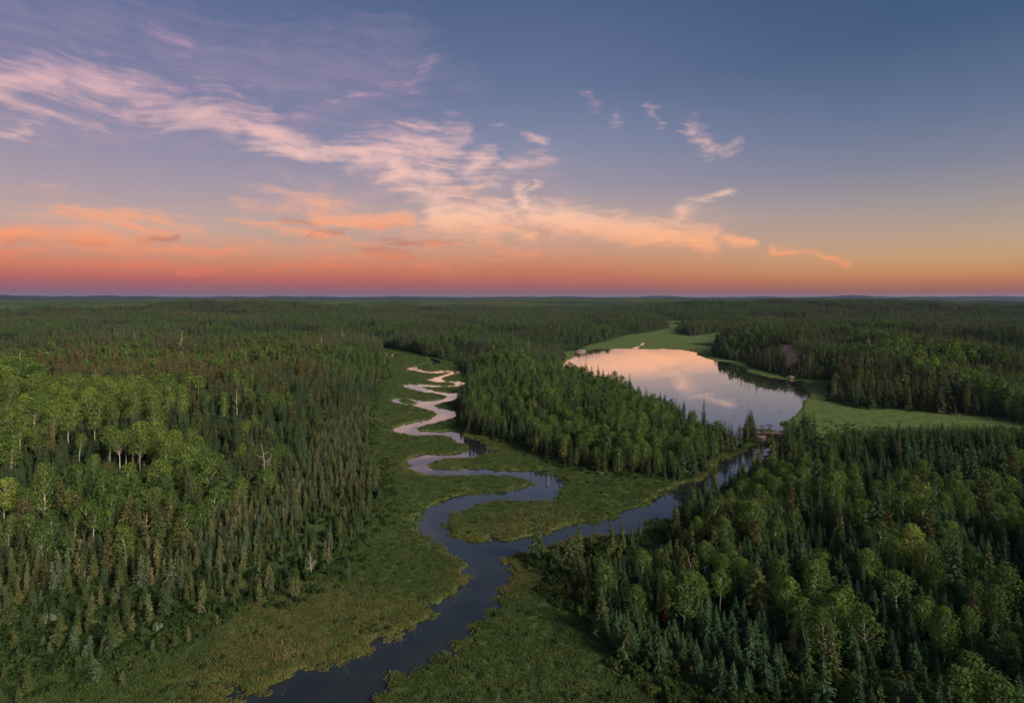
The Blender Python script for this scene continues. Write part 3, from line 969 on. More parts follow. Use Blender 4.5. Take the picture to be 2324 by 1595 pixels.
def bush(seed, r=1.6, h=1.8, lobes=9, leaves=60, leaf=0.17):
    g = np.random.default_rng(seed)
    cr = Shape()
    for k in range(lobes):
        a, q = g.uniform(0, 6.28), math.sqrt(g.random()) * r * 0.75
        lr = r * g.uniform(0.3, 0.5)
        c = np.array([math.cos(a) * q, math.sin(a) * q, h * g.uniform(0.3, 0.75) * (1 - 0.35 * q / r)])
        d = unit(g.normal(size=(leaves, 3)) + [0, 0, 0.5])
        ctr = c + d * lr * g.uniform(0.5, 1.05, (leaves, 1)) * [1, 1, 0.9]
        ctr[:, 2] = np.maximum(ctr[:, 2], 0.02)
        cr.quads(leaf_cards(g, ctr, leaf, 0, out=d), np.clip(g.uniform(0.25, 0.75) + g.normal(0, 0.2, leaves), 0, 1))
    return cr


def tussock(seed, r=1.0, h=0.55, n=90):
    """a low mound of sedge blades and leatherleaf twigs"""
    g = np.random.default_rng(seed)
    cr = Shape()
    a, q = g.uniform(0, 6.28, n), np.sqrt(g.random(n)) * r
    base = np.column_stack([np.cos(a) * q, np.sin(a) * q, np.full(n, -0.05)])
    hh = h * g.uniform(0.45, 1.15, n) * (1.1 - 0.6 * q / r)
    lean = g.normal(0, 0.28, (n, 2)) * hh[:, None]
    tip = base + np.column_stack([lean, hh])
    w = unit(np.column_stack([g.normal(size=(n, 2)), np.zeros(n)])) * 0.10 * g.uniform(0.6, 1.4, (n, 1))
    cr.tris(np.stack([base - w, base + w, tip], 1), g.uniform(0, 1, n))
    m = n // 2
    ctr = np.column_stack([np.cos(a[:m]) * q[:m], np.sin(a[:m]) * q[:m], hh[:m] * 0.8])
    cr.quads(leaf_cards(g, ctr, 0.13, 0, flat=2.0), g.uniform(0.1, 0.9, m))
    return cr


# far forest: a patch of ground carrying many small crowns
def far_patch(seed, size=60.0, n=230, leafy_share=0.2, tree_h=13.0):
    g = np.random.default_rng(seed)
    con, dec = Shape(), Shape()
    for k in range(n):
        x, y = g.uniform(-size / 2, size / 2, 2)
        if g.random() < leafy_share:
            hh, r = tree_h * g.uniform(0.75, 1.05), g.uniform(2.0, 3.2)
            m = 8
            d = unit(g.normal(size=(m, 3)) + [0, 0, 0.6])
            ctr = np.array([x, y, hh - r]) + d * r * [1, 1, 0.9] * 0.7
            dec.quads(leaf_cards(g, ctr, r * 0.55, 0, out=d * 1.5), np.clip(g.uniform(0.3, 0.8) + g.normal(0, 0.15, m), 0, 1))
        else:
            hh, r = tree_h * g.uniform(0.6, 1.15), g.uniform(1.2, 2.0)
            sh = g.uniform(0.1, 0.9)
            for f0, f1, rr in ((0.12, 0.65, 1.0), (0.45, 1.0, 0.6)):
                a = np.arange(5) * 1.2566 + g.random() * 6
                R1 = r * rr * g.uniform(0.75, 1.2, 5)
                ring = np.column_stack([x + np.cos(a) * R1, y + np.sin(a) * R1, hh * f0 + g.normal(0, 0.5, 5)])
                tip = np.broadcast_to([x, y, hh * f1], (5, 3))
                con.tris(np.stack([ring, np.roll(ring, -1, 0), tip], 1), np.clip(sh + g.normal(0, 0.12, 5), 0, 1))
    return con, dec


# ---- libraries of shapes; each entry: (trunk mesh, crown mesh, joined mesh)
def species(label, makers, bark, leaf):
    out = []
    for k, mk in enumerate(makers):
        tr, cr = mk()
        out.append((tr.mesh(label + '_trunk', bark), cr.mesh(label + '_crown', leaf), join_shapes(label, [(tr, bark), (cr, leaf)])))
    return out


LIB = {
    'spruce': species('spruce', [
        lambda: spruce(101, 10, 1.55, 34, 8), lambda: spruce(102, 10, 1.25, 38, 7, ragged=0.3), lambda: spruce(103, 10, 1.75, 40, 10, power=0.95, width=0.18, hang=5),
        lambda: spruce(104, 10, 1.0, 40, 6, ragged=0.35), lambda: spruce(105, 10, 1.4, 36, 7, z0=0.12, ragged=0.4, gap=0.12), lambda: spruce(106, 10, 1.6, 34, 8, power=0.75),
        lambda: spruce(107, 10, 1.15, 36, 6, z0=0.2, ragged=0.5, gap=0.22, droop=0.6), lambda: spruce(108, 10, 0.8, 40, 6, ragged=0.35),
        lambda: spruce(109, 10, 1.2, 38, 9, ragged=0.5, gap=0.22, z0=0.1, width=0.18), lambda: spruce(110, 10, 1.9, 42, 10, power=1.1, ragged=0.2, width=0.18, hang=5)], MAT['brown_bark'], MAT['spruce']),
    'birch': species('birch', [
        lambda: birch(201, lobes=22, leaves=110, crown0=0.34), lambda: birch(202, lobes=18, leaves=110, spread=0.25, crown0=0.48), lambda: birch(203, lobes=26, leaves=95, spread=0.17, crown0=0.2), lambda: birch(204, lobes=15, leaves=110, spread=0.18, crown0=0.58, lean=0.06),
        lambda: birch(205, lobes=24, leaves=100, spread=0.24, crown0=0.25), lambda: birch(206, lobes=13, spread=0.16, crown0=0.52, leaves=100, lean=-0.05), lambda: birch(207, lobes=28, leaves=90, spread=0.18, crown0=0.14, tall=1.1),
        lambda: birch(208, lobes=24, leaves=95, spread=0.15, crown0=0.18), lambda: birch(209, lobes=20, leaves=100, spread=0.20, crown0=0.28, lean=0.08)],
        MAT['white_bark'], MAT['birch']),
    'tamarack': species('tamarack', [lambda: tamarack(301), lambda: tamarack(302, rad=1.3, levels=20), lambda: tamarack(303, rad=0.8, levels=24, z0=0.2), lambda: tamarack(304, rad=1.1)], MAT['brown_bark'], MAT['tamarack']),
    'pine': species('pine', [lambda: pine(401), lambda: pine(402, rad=1.2), lambda: pine(403, rad=1.8, crown0=0.4), lambda: pine(404, rad=1.0, tiers=13, crown0=0.2)], MAT['brown_bark'], MAT['pine']),
}
MIDLIB = {
    'spruce': [join_shapes('spruce_far', [(a, MAT['brown_bark']), (b, MAT['spruce'])]) for a, b in
               (spruce(111, 10, 1.5, 15, 6, hang=0, width=0.42), spruce(112, 10, 1.15, 16, 6, hang=0, width=0.42, ragged=0.35), spruce(113, 10, 0.9, 16, 5, hang=0, width=0.5, ragged=0.35), spruce(114, 10, 1.4, 14, 6, z0=0.2, hang=0, gap=0.15, width=0.4, ragged=0.4))],
    'birch': [join_shapes('birch_far', [(a, MAT['white_bark']), (b, MAT['birch'])]) for a, b in
              (birch(211, lobes=14, leaves=26, leaf=0.40, limbs=False), birch(212, lobes=14, leaves=24, leaf=0.40, limbs=False, crown0=0.5, spread=0.24), birch(213, lobes=18, leaves=20, leaf=0.42, limbs=False, crown0=0.2, spread=0.17))],
    'pine': [join_shapes('pine_far', [(a, MAT['brown_bark']), (b, MAT['pine'])]) for a, b in
             (pine(411, tiers=7), pine(412, tiers=7, rad=1.2))],
}
BUSHES = [bush(501).mesh('shrub', MAT['shrub']), bush(502, 1.3, 2.3).mesh('shrub', MAT['shrub']), bush(503, 2.0, 1.5, 11).mesh('shrub', MAT['shrub']), bush(504, 1.0, 1.2, 6).mesh('shrub', MAT['shrub'])]
TUSSOCKS = [tussock(601 + i, 0.9 + 0.25 * i, 0.45 + 0.08 * i).mesh('tussock', MAT['sedge']) for i in range(4)]
PATCHES = []
for i in range(6):
    con, dec = far_patch(701 + i, leafy_share=(0.02, 0.05, 0.10, 0.22, 0.45, 0.04)[i])
    PATCHES.append(join_shapes('far_forest_patch', [(con, MAT['spruce']), (dec, MAT['birch'])]))

# ------------------------------------------------------------------ where every tree stands
MID_R, FAR_R, END_R = 430.0, 3000.0, 10000.0


def scatter(r0, r1, spacing, half=50.0, jitter=0.48):
    """jittered grid over the ground ahead of the camera between two distances"""
    xs = np.arange(-r1, r1, spacing)
    ys = np.arange(-20, r1, spacing)
    gx, gy = np.meshgrid(xs, ys)
    gx = gx + spacing * 0.5 * (np.arange(len(ys)) % 2)[:, None]
    gx, gy = gx.ravel(), gy.ravel()
    gx = gx + rng.uniform(-jitter, jitter, gx.shape) * spacing
    gy = gy + rng.uniform(-jitter, jitter, gy.shape) * spacing
    r = np.hypot(gx, gy)
    k = (r >= r0) & (r < r1) & (np.abs(np.degrees(np.arctan2(gx, gy))) < half) & (gy > 20)
    return gx[k], gy[k]


def to_px(x, y, z):
    return PX0 + x / y * F, PY0 + (CAM_H - z) / y * F


def region_weight(x, y, lst):
    """soft membership in ellipses given in photo coordinates"""
    w = np.zeros_like(x)
    px, py = to_px(x, y, 3.0)
    for cx, cy, rx, ry, s_ in lst:
        w = np.maximum(w, s_ * np.exp(-(((px - cx) / rx) ** 2 + ((py - cy) / ry) ** 2)))
    return w


parts_x, parts_y = [], []
for r0, r1, sp in ((70, 260, 2.9), (260, MID_R, 3.3), (MID_R, 800, 4.0), (800, 1500, 5.4), (1500, 2200, 7.0), (2200, FAR_R, 9.0)):
    a, b = scatter(r0, r1, sp)
    parts_x.append(a)
    parts_y.append(b)
tx, ty = np.concatenate(parts_x), np.concatenate(parts_y)
# the bog on the left: small trees crowd its upper side and thin out towards the river
bx, by = scatter(75, 420, 2.0)
bk = poly_sdf(bx, by, bog_poly, 60) > -12
old_b = poly_sdf(tx, ty, bog_poly, 60) <= -12
tx, ty = np.concatenate([tx[old_b | (np.hypot(tx, ty) > 420)], bx[bk]]), np.concatenate([ty[old_b | (np.hypot(tx, ty) > 420)], by[bk]])
o_, w_, k_ = sample(OPN, tx, ty), sample(WAT, tx, ty), sample(ROCK, tx, ty)
m_ = sample(MARSH, tx, ty)
edge_n = (fbm(tx / 14, ty / 14, 81, 3) - 0.5) * 9
out_f = -o_ + edge_n * 0.6                      # metres inside the forest
px_, py_ = to_px(tx, ty, 2.0)
bogd = poly_sdf(tx, ty, bog_poly, 60)
depth_in_bog = sstep(-4, 30, bogd)
rr_ = np.hypot(tx, ty)
u01 = rng.random(len(tx))
keep = (out_f > 1.0) & (u01 < 0.93)
keep &= ~((bogd > -2) & (u01 > 0.72 - 0.62 * sstep(0, 24, bogd)))
in_bog_open = (o_ > 0) & (w_ < -5) & (bogd > -2) & (u01 < 0.12 * np.clip(1.4 - o_ / 16, 0, 1))
keep |= in_bog_open
keep &= (k_ < 0.5) | ((u01 < 0.06) & (px_ < 1000))
keep &= w_ < -1.5
# bushy hollow, lower left, and bushes in the lower right corner
hollow = region_weight(tx, ty, [(230, 1420, 260, 110, 1.0), (100, 1540, 260, 80, 1), (520, 1500, 200, 60, 1)])
keep &= ~((hollow > 0.45) & (u01 > 0.26))
corner = region_weight(tx, ty, [(1900, 1640, 560, 85, 1.1), (1480, 1520, 120, 70, 0.8), (1290, 1330, 60, 60, 0.8)])
keep &= ~((corner > 0.5) & (u01 > 0.10))
tx, ty, out_f, bogd, rr_, px_, py_, u01, o_, hollow = (v[keep] for v in (tx, ty, out_f, bogd, rr_, px_, py_, u01, o_, hollow))
n = len(tx)
tz = sample(GZ, tx, ty)
# kinds by patch
w_birch = region_weight(tx, ty, [(150, 960, 230, 70, 0.95), (330, 1040, 150, 60, 0.9), (60, 1130, 120, 110, 1.0), (620, 945, 80, 40, 0.9), (560, 1000, 60, 40, 0.7), (120, 1240, 130, 60, 0.85),
                                 (200, 850, 300, 25, 0.55), (60, 780, 120, 20, 0.6), (1250, 960, 170, 60, 0.75), (1450, 1000, 160, 60, 0.8), (1200, 850, 120, 40, 0.5),
                                 (1540, 1260, 130, 60, 0.75), (1640, 1330, 60, 40, 0.9), (2060, 1240, 110, 70, 0.85), (2130, 1350, 120, 60, 0.8), (1900, 1150, 160, 60, 0.45),
                                 (2240, 1130, 120, 90, 0.55), (1500, 1340, 140, 70, 0.6), (1970, 1010, 300, 30, 0.4), (1960, 780, 140, 20, 0.7), (2130, 890, 160, 30, 0.65), (2270, 890, 90, 50, 0.7), (1600, 725, 200, 12, 0.6)])
w_pine = region_weight(tx, ty, [(250, 875, 280, 32, 1.0), (480, 895, 200, 50, 1.0), (620, 850, 120, 40, 0.6), (150, 720, 500, 18, 0.7), (700, 700, 500, 12, 0.8), (1900, 740, 350, 20, 0.5), (2250, 780, 200, 30, 0.5), (2280, 880, 60, 30, 0.6)])
noise_b = fbm(tx / 38, ty / 38, 91, 3)
noise_p = fbm(tx / 60, ty / 60, 95, 3)
u1, u2, u3 = rng.random(n), rng.random(n), rng.random(n)
under = region_weight(tx, ty, [(230, 1080, 300, 130, 1.0), (90, 980, 200, 60, .8), (330, 960, 200, 50, .6)])
w_birch *= 1 - 0.8 * np.minimum(1, w_pine * (rr_ > 250))
p_birch = np.clip(w_birch * 0.85 * sstep(0.45, 0.50, noise_b) + 0.45 * sstep(0.60, 0.68, noise_b) * (bogd < -8), 0, 0.6)
pen = region_weight(tx, ty, [(1250, 960, 190, 90, 1.0), (1430, 1000, 190, 70, 1.0), (1180, 870, 110, 50, .8)])
p_birch = np.maximum(p_birch, 0.92 * (pen > 0.3) * (out_f > 6) * sstep(0.32, 0.40, noise_b))
big_b = fbm(tx / 150, ty / 110, 93, 3)
p_birch = np.maximum(p_birch, 0.45 * (rr_ > 600) * sstep(0.60, 0.64, big_b))
p_birch *= np.where(out_f < 7, 0.35, 1.0)
p_birch *= np.where(under > 0.35, 0.62, 1.0) * np.where(region_weight(tx, ty, [(2000, 1380, 520, 260, 1.0)]) > 0.3, 0.6, 1.0) * 1.0
p_birch[bogd > -3] *= 0.0
is_birch = u1 < p_birch
_cell = {}
_bi = np.nonzero(is_birch)[0]
for _i in _bi[np.argsort(u3[_bi])]:
    _s = 4.6
    _c = (int(tx[_i] // _s), int(ty[_i] // _s))
    if any((tx[_i] - tx[_j]) ** 2 + (ty[_i] - ty[_j]) ** 2 < _s * _s for _a in (-1, 0, 1) for _b in (-1, 0, 1) for _j in _cell.get((_c[0] + _a, _c[1] + _b), ())):
        is_birch[_i] = False
    else:
        _cell.setdefault(_c, []).append(_i)
is_pine = ~is_birch & (u2 < np.clip(w_pine * 0.72 + 0.12 * sstep(0.55, 0.7, noise_p), 0, 0.9)) & (bogd < -6)
is_tam = ~is_birch & ~is_pine & (bogd > -14) & (u2 < 0.34)
kind = np.where(is_birch, 'birch', np.where(is_pine, 'pine', np.where(is_tam, 'tamarack', 'spruce')))
size = np.zeros(n)
edge = np.clip(0.74 + out_f / 30, 0.68, 1.0)
g1 = rng.normal(0, 1, n)
mature = fbm(tx / 50, ty / 50, 99, 3)
old = sstep(0.42, 0.6, mature)
# young blue-green spruces crowd the lower right slope
young = region_weight(tx, ty, [(1960, 1350, 480, 260, 1.0), (1700, 1130, 160, 80, 0.6), (2200, 1150, 300, 80, .8), (1500, 1400, 160, 100, .6)]) * (rr_ < 420)
h_sp = np.clip(11.0 + 3.5 * old + 2.8 * g1, 4, 19) * edge
h_sp = np.where((young > 0.35) & (u3 < 0.94), np.clip(6.4 + 1.5 * g1, 3.4, 10.0), h_sp)
h_sp = np.where((under > 0.35) & (u3 < 0.93), np.clip(7.0 + 1.6 * g1, 3.5, 11), h_sp)
h_sp = np.where((pen > 0.3) & (out_f > 6) & (u3 < 0.8), h_sp * 0.72, h_sp)
h_bog = np.clip(8.0 - 5.2 * sstep(-10, 28, bogd) + 1.2 * g1, 1.8, 10)
h_bog = np.where((hollow > 0.4) & (u3 < 0.55), np.clip(6.0 + 1.5 * g1, 3, 9), h_bog)
h_sp = np.where(bogd > -14, np.minimum(h_sp, h_bog), h_sp)
h_sp = np.where(o_ > 0, np.clip(2.2 + 0.8 * g1, 0.9, 4.5), h_sp)
h_bi = np.clip(11.8 + 5.2 * (under > 0.3) + 1.7 * g1, 7, 19) * np.clip(0.6 + out_f / 20, 0.6, 1)
h_pi = np.clip(12.5 + 1.6 * g1, 8, 17)
h_ta = np.where(bogd > -14, np.clip(h_bog * 1.05, 1.2, 10), 8)
h_ta = np.where(o_ > 0, np.clip(2.2 + 0.8 * g1, 0.9, 4.5), h_ta)
height = np.select([kind == 'birch', kind == 'pine', kind == 'tamarack'], [h_bi, h_pi, h_ta], h_sp)
stand = fbm(tx / 110, ty / 110, 117, 3)
height *= np.where(rr_ > 450, 0.55 + 0.95 * sstep(0.35, 0.65, stand), 1.0)
height *= np.clip(0.55 + 0.45 * sstep(-30, 60, rr_), 0, 1) * (1 + 0.18 * sstep(300, 600, rr_))
# thin out under the canopy for tall broad crowns
tint_n = fbm(tx / 90, ty / 90, 103, 3)
warm = region_weight(tx, ty, [(300, 870, 600, 70, 1.0), (500, 700, 700, 25, 0.8), (2050, 740, 500, 40, 0.6), (1400, 700, 500, 14, .5)])  # sun's orange glow on the ridges put into foliage tint, besides pines' own brown
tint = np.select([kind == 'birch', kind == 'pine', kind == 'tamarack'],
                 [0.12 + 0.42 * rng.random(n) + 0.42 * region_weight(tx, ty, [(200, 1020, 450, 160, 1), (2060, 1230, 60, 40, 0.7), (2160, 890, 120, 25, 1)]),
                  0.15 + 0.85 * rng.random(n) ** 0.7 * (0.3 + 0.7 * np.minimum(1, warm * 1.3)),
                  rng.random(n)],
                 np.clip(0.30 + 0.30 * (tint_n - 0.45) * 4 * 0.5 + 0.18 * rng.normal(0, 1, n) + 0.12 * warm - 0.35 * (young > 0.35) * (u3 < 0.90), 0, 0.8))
tint = np.where((kind == 'spruce') & (bogd > -14), np.clip(0.52 + 0.15 * rng.normal(0, 1, n), 0.15, 0.76), tint)
tint = np.clip(tint, 0, 1)
tint = np.where((kind == 'spruce') & (rr_ > 600), np.clip(0.30 + 0.06 * rng.normal(size=n) + 0.3 * warm + 1.2 * np.maximum(0, fbm(tx / 260, ty / 150, 119, 3) - 0.56), 0.2, 0.75), tint)  # weaker far light put into the tint: spruces kept near the darkest stop
tint = np.where((kind == 'birch') & (rr_ > 700), tint * 0.6, tint)
nvar = {k: len(v) for k, v in LIB.items()}
variant = (rng.random(n) * 5040).astype(int)
low_b = np.array([0, 2, 4, 6, 7, 8, 2, 6])
variant = np.where((kind == 'birch') & (under < 0.25) & (rng.random(n) < 0.88), low_b[variant % 8], variant)
slim = sstep(0.45, 0.6, fbm(tx / 70, ty / 70, 107, 2))
wide = np.where((kind == 'birch') & (under > 0.3), rng.uniform(1.0, 1.35, n), np.where((kind == 'birch') & (rr_ < 420), rng.uniform(1.05, 1.5, n), rng.uniform(0.88, 1.15, n)))
wide = np.where(kind == 'spruce', rng.uniform(0.85, 1.2, n), wide)
isy = (kind == 'spruce') & (young > 0.35) & (u3 < 0.94)
wide = np.where(isy, wide * 1.32, wide)
yaw = rng.uniform(0, 6.283, n)
ylow = np.array([0, 2, 5, 9])
variant = np.where(isy, ylow[variant % 4], variant)
base_h = {'spruce': 10.0, 'birch': 14.0, 'tamarack': 7.0, 'pine': 11.0}
print('trees', n, {k: int((kind == k).sum()) for k in base_h})

# ------------------------------------------------------------------ trees picked out one by one in the photograph
# (kind, variant, x, y of its top, x, y of its foot, width factor, tint, label)
HERO = [
    ('spruce', 4, 1715, 1252, 1718, 1402, 1.25, .82, 'tallest ragged yellow-green spruce rising above the young blue spruces on the near right slope'),
    ('spruce', 6, 1505, 1284, 1509, 1400, 1.1, .78, 'ragged olive spruce with a rusty dead spruce at its foot'),
    ('spruce', 3, 1512, 1368, 1512, 1412, 1.5, 1.0, 'small dead rust-red spruce at the foot of a ragged olive spruce'),
    ('spruce', 7, 1885, 1398, 1892, 1545, 1.6, .72, 'shaggy broken-topped spruce with bare forked limbs sticking out of its crown'),
    ('spruce', 4, 1790, 1402, 1796, 1490, 1.3, .75, 'thin-crowned olive spruce left of the broken-topped spruce'),
    ('birch', 4, 2062, 1192, 2070, 1290, 1.25, 1.0, 'broad pale birch with bare white branches fanning through its crown'),
    ('birch', 1, 1632, 1298, 1634, 1388, 1.15, .5, 'round birch with a forked white trunk, left of the tallest ragged spruce'),
    ('birch', 3, 174, 1163, 168, 1244, .9, .3, 'first of two leaning white-trunked birches above the bushy hollow'),
    ('birch', 5, 226, 1152, 206, 1251, .95, .35, 'strongly leaning birch with a long bare white trunk above the bushy hollow'),
    ('spruce', 3, 1597, 898, 1598, 978, .9, .2, 'lone narrow spruce standing high against the lake'),
    ('pine', 2, 1711, 962, 1712, 988, 1.0, .1, 'leftmost flat-topped pine on the rocks between lake and channel'),
    ('pine', 2, 1728, 963, 1729, 990, 1.0, .1, 'middle flat-topped pine on the rocks between lake and channel'),
    ('pine', 2, 1747, 962, 1746, 991, 1.0, .1, 'rightmost flat-topped pine on the rocks between lake and channel'),
    ('spruce', 4, 1753, 975, 1752, 1060, .95, .75, 'tall yellow-green spruce in front of the rocks at the lake outlet'),
    ('spruce', 2, 1721, 1004, 1722, 1085, .8, .74, 'tall yellow-green spruce at the narrow channel, tallest of a close pair'),
    ('spruce', 5, 1708, 1014, 1710, 1088, .75, .72, 'shorter yellow-green spruce of the close pair at the narrow channel'),
    ('spruce', 0, 1692, 1037, 1690, 1110, .95, .76, 'broad yellow-green spruce beside the dark narrow channel below the close pair'),
    ('spruce', 1, 1626, 1045, 1624, 1132, 1.0, .7, 'lone pointed yellow-green spruce overhanging the channel midway'),
    ('spruce', 6, 1386, 1173, 1388, 1262, 1.15, .6, 'leftmost of three dark spruces standing together on the channel bank'),
    ('spruce', 1, 1412, 1176, 1413, 1254, 1.1, .62, 'middle of three dark spruces standing together on the channel bank'),
    ('spruce', 0, 1433, 1186, 1434, 1242, .9, .55, 'rightmost and smallest of three dark spruces on the channel bank'),
    ('spruce', 4, 1291, 1190, 1292, 1285, 1.0, .45, 'tall shaggy spruce at the point where the channel meets the river'),
    ('spruce', 5, 1311, 1234, 1308, 1325, 1.0, .6, 'olive spruce in front of the shaggy spruce by the river junction'),
    ('spruce', 3, 1324, 1250, 1322, 1330, 1.1, .5, 'narrow spruce on the right of the olive spruce by the river junction'),
    ('spruce', 0, 1262, 1215, 1263, 1288, .95, .35, 'dark leaning spruce nearest the river at the junction point'),
    ('spruce', 2, 1535, 1132, 1534, 1222, 1.0, .62, 'broad dull-green spruce on the channel bank beside the blue spruces'),
    ('spruce', 6, 1568, 1178, 1569, 1262, 1.1, .66, 'gaunt spruce with bare lower stem among round birches below the channel'),
    ('birch', 3, 251, 969, 250, 1060, 1.15, .62, 'tall birch with round top, leftmost of the high birch row on the left hill'),
    ('birch', 1, 276, 976, 272, 1062, 1.0, .66, 'second tall birch of the high birch row on the left hill'),
    ('birch', 3, 292, 980, 288, 1060, .9, .6, 'third tall birch of the high birch row on the left hill'),
    ('birch', 1, 318, 985, 318, 1070, 1.2, .58, 'white-trunked birch with the broadest dome in the high row on the left hill'),
    ('birch', 5, 306, 1000, 302, 1066, .8, .5, 'leaning thin birch behind the broad-domed birch on the left hill'),
    ('birch', 3, 155, 947, 155, 1013, 1.15, .7, 'isolated dome-topped birch with forked white trunk above the left hill row'),
    ('birch', 3, 216, 947, 216, 1009, 1.05, .65, 'two-stemmed birch just right of the isolated dome-topped birch'),
    ('birch', 5, 181, 986, 180, 1048, .95, .6, 'curved-trunk birch below the isolated dome-topped birch'),
    ('birch', 6, 100, 1054, 101, 1178, 1.0, .6, 'very tall birch with pale pink trunk at the left hill foot'),
    ('birch', 2, 158, 1113, 153, 1176, 1.0, 1.0, 'brightest yellow-green young birch at the left hill foot'),
    ('birch', 0, 213, 1032, 213, 1096, 1.0, .6, 'rounded birch with thin white stem in front of the high birch row'),
    ('birch', 3, 47, 965, 49, 1038, 1.1, .6, 'bare-stemmed birch near the left margin above the left hill foot'),
    ('birch', 0, 8, 1087, 10, 1190, 1.2, .95, 'big bright birch cut by the left margin'),
    ('birch', 6, 22, 1172, 18, 1250, 1.0, .6, 'birch with pale stem below the big bright birch at the left margin'),
    ('spruce', 1, 116, 951, 116, 1028, 1.15, .88, 'single golden-brown spruce among the birches of the left hill'),
    ('tamarack', 1, 170, 1415, 170, 1482, 1.1, .25, 'tall pale tamarack in the bushy hollow, lower left'),
    ('tamarack', 1, 218, 1493, 216, 1552, 1.55, .2, 'broad silvery tamarack standing alone on the dark bog'),
    ('tamarack', 0, 278, 1521, 276, 1558, 1.5, .45, 'small silvery tamarack right of the broad lone tamarack'),
    ('tamarack', 3, 192, 1461, 192, 1500, 1.5, .1, 'blue-green tamarack between the tall pale one and the broad lone one'),
    ('tamarack', 0, 98, 1440, 98, 1475, 1.6, .1, 'bluish tamarack left of the tall pale tamarack in the hollow'),
    ('tamarack', 0, 112, 1454, 112, 1490, 1.6, .15, 'rounded bluish tamarack beside the tall pale tamarack'),
    ('spruce', 1, 63, 1507, 64, 1566, 1.35, .72, 'olive bog spruce left of the broad lone tamarack'),
    ('spruce', 1, 9, 1502, 10, 1550, 1.2, .7, 'olive bog spruce touching the left margin'),
    ('spruce', 1, 176, 1573, 177, 1625, 1.2, .65, 'bog spruce cut by the bottom margin'),
    ('tamarack', 2, 589, 1310, 589, 1372, 1.05, .75, 'slender leaning tamarack alone on the bog near the river'),
    ('tamarack', 2, 666, 1306, 666, 1361, 1.0, .8, 'left one of two twin tamaracks at the open bog edge'),
    ('tamarack', 2, 677, 1306, 675, 1361, 1.0, .8, 'right one of two twin tamaracks at the open bog edge'),
    ('spruce', 0, 77, 1257, 81, 1320, 1.0, .66, 'pointed olive spruce beside a bare dead stem in the hollow'),
    ('spruce', 0, 25, 1257, 28, 1334, 1.0, .6, 'large olive spruce at the upper left of the bushy hollow'),
    ('spruce', 1, 155, 1282, 155, 1347, 1.1, .66, 'pointed olive spruce above the middle of the bushy hollow'),
    ('spruce', 2, 192, 1320, 192, 1368, 1.1, .6, 'stepped olive spruce right of the pointed one above the hollow'),
    ('spruce', 1, 257, 1331, 258, 1386, 1.2, .72, 'olive spruce standing clear on the right side of the bushy hollow'),
    ('spruce', 1, 272, 1268, 272, 1340, 1.1, .7, 'yellow-olive spruce on the upper right side of the bushy hollow'),
    ('tamarack', 1, 309, 1268, 314, 1344, 1.15, .15, 'tall blue-green tamarack beside the yellow-olive spruce'),
    ('tamarack', 1, 388, 1266, 388, 1340, 1.35, .4, 'bulky grey-green tamarack in the middle of the left bog'),
    ('spruce', 1, 424, 1310, 424, 1365, .9, .74, 'slim olive spruce below the bulky grey-green tamarack'),
    ('spruce', 1, 541, 1278, 543, 1334, .95, .74, 'slim yellow-olive spruce at the right end of the dense bog spruces'),
    ('spruce', 3, 396, 1426, 396, 1467, 1.8, .7, 'short stout spruce lowest on the open left bog'),
    ('tamarack', 0, 791, 1264, 792, 1312, .9, .05, 'bluish tamarack standing out on the marsh nearest the river'),
    ('tamarack', 2, 752, 1208, 752, 1257, .9, .7, 'straw-green tamarack at the marsh edge above the bluish one'),
    ('spruce', 0, 30, 1419, 32, 1475, 1.2, .66, 'full olive spruce at the left side of the hollow'),
    ('spruce', 0, 90, 1387, 91, 1429, 1.3, .6, 'short spruce behind the bluish tamaracks in the hollow'),
    ('spruce', 2, 16, 1323, 22, 1419, 1.1, .62, 'massive olive double-crowned spruce at the left margin'),
    ('spruce', 0, 141, 1334, 141, 1376, 1.2, .1, 'small blue-green spruce in the middle of the bushy hollow'),
    ('spruce', 0, 2030, 1455, 2032, 1540, 1.2, .3, 'broad dark spruce in the front of the near right slope, with tiered boughs'),
    ('spruce', 4, 2300, 1435, 2302, 1560, 1.3, .5, 'ragged grey-green spruce at the lower right margin'),
]
DEAD = [
    (1893, 1128, 1893, 1164, 0, 'white forked dead tree above the broken-topped spruce slope'), (2226, 1128, 2230, 1160, 0, 'pair-stemmed white dead tree near the right margin of the slope'),
    (102, 1028, 102, 1062, 0, 'grey dead tree among the birches of the left hill'), (121, 1036, 119, 1070, 0, 'forked grey dead tree right of another on the left hill'),
    (196, 1084, 190, 1117, 0, 'bent pale dead tree below the high birch row'), (223, 1088, 226, 1114, 0, 'clawed pale dead tree below the high birch row'),
    (550, 760, 552, 780, 0, 'white dead tree far back above the left ridge'), (1433, 890, 1434, 922, 0, 'bleached trunk standing in the peninsula treetops by the lake'),
    (1914, 978, 1913, 1012, 0, 'spreading bare grey tree at the edge of the east meadow'), (1890, 950, 1892, 990, 0, 'broken bare trunk at the corner of the east meadow'),
    (2047, 800, 2048, 828, 0, 'tall bleached trunk in the forest behind the east meadow'), (2299, 900, 2298, 928, 0, 'white bare trunk at the far right forest edge'),
    (2175, 908, 2180, 930, 0, 'leaning white trunk at the forest edge above the east meadow'), (1822, 1420, 1843, 1530, 1, 'long leaning dead trunk left of the broken-topped spruce'),
    (92, 1305, 95, 1325, 0, 'bare dead stem at the foot of the pointed olive spruce'), (1880, 1400, 1891, 1500, 0, 'bare forked dead top standing in the broken-topped spruce'),
    (1243, 1075, 1243, 1110, 0, 'pale dead trunk at the peninsula forest edge'), (546, 905, 548, 935, 0, 'pinkish bare trunk on the ridge behind the granite ledge')]

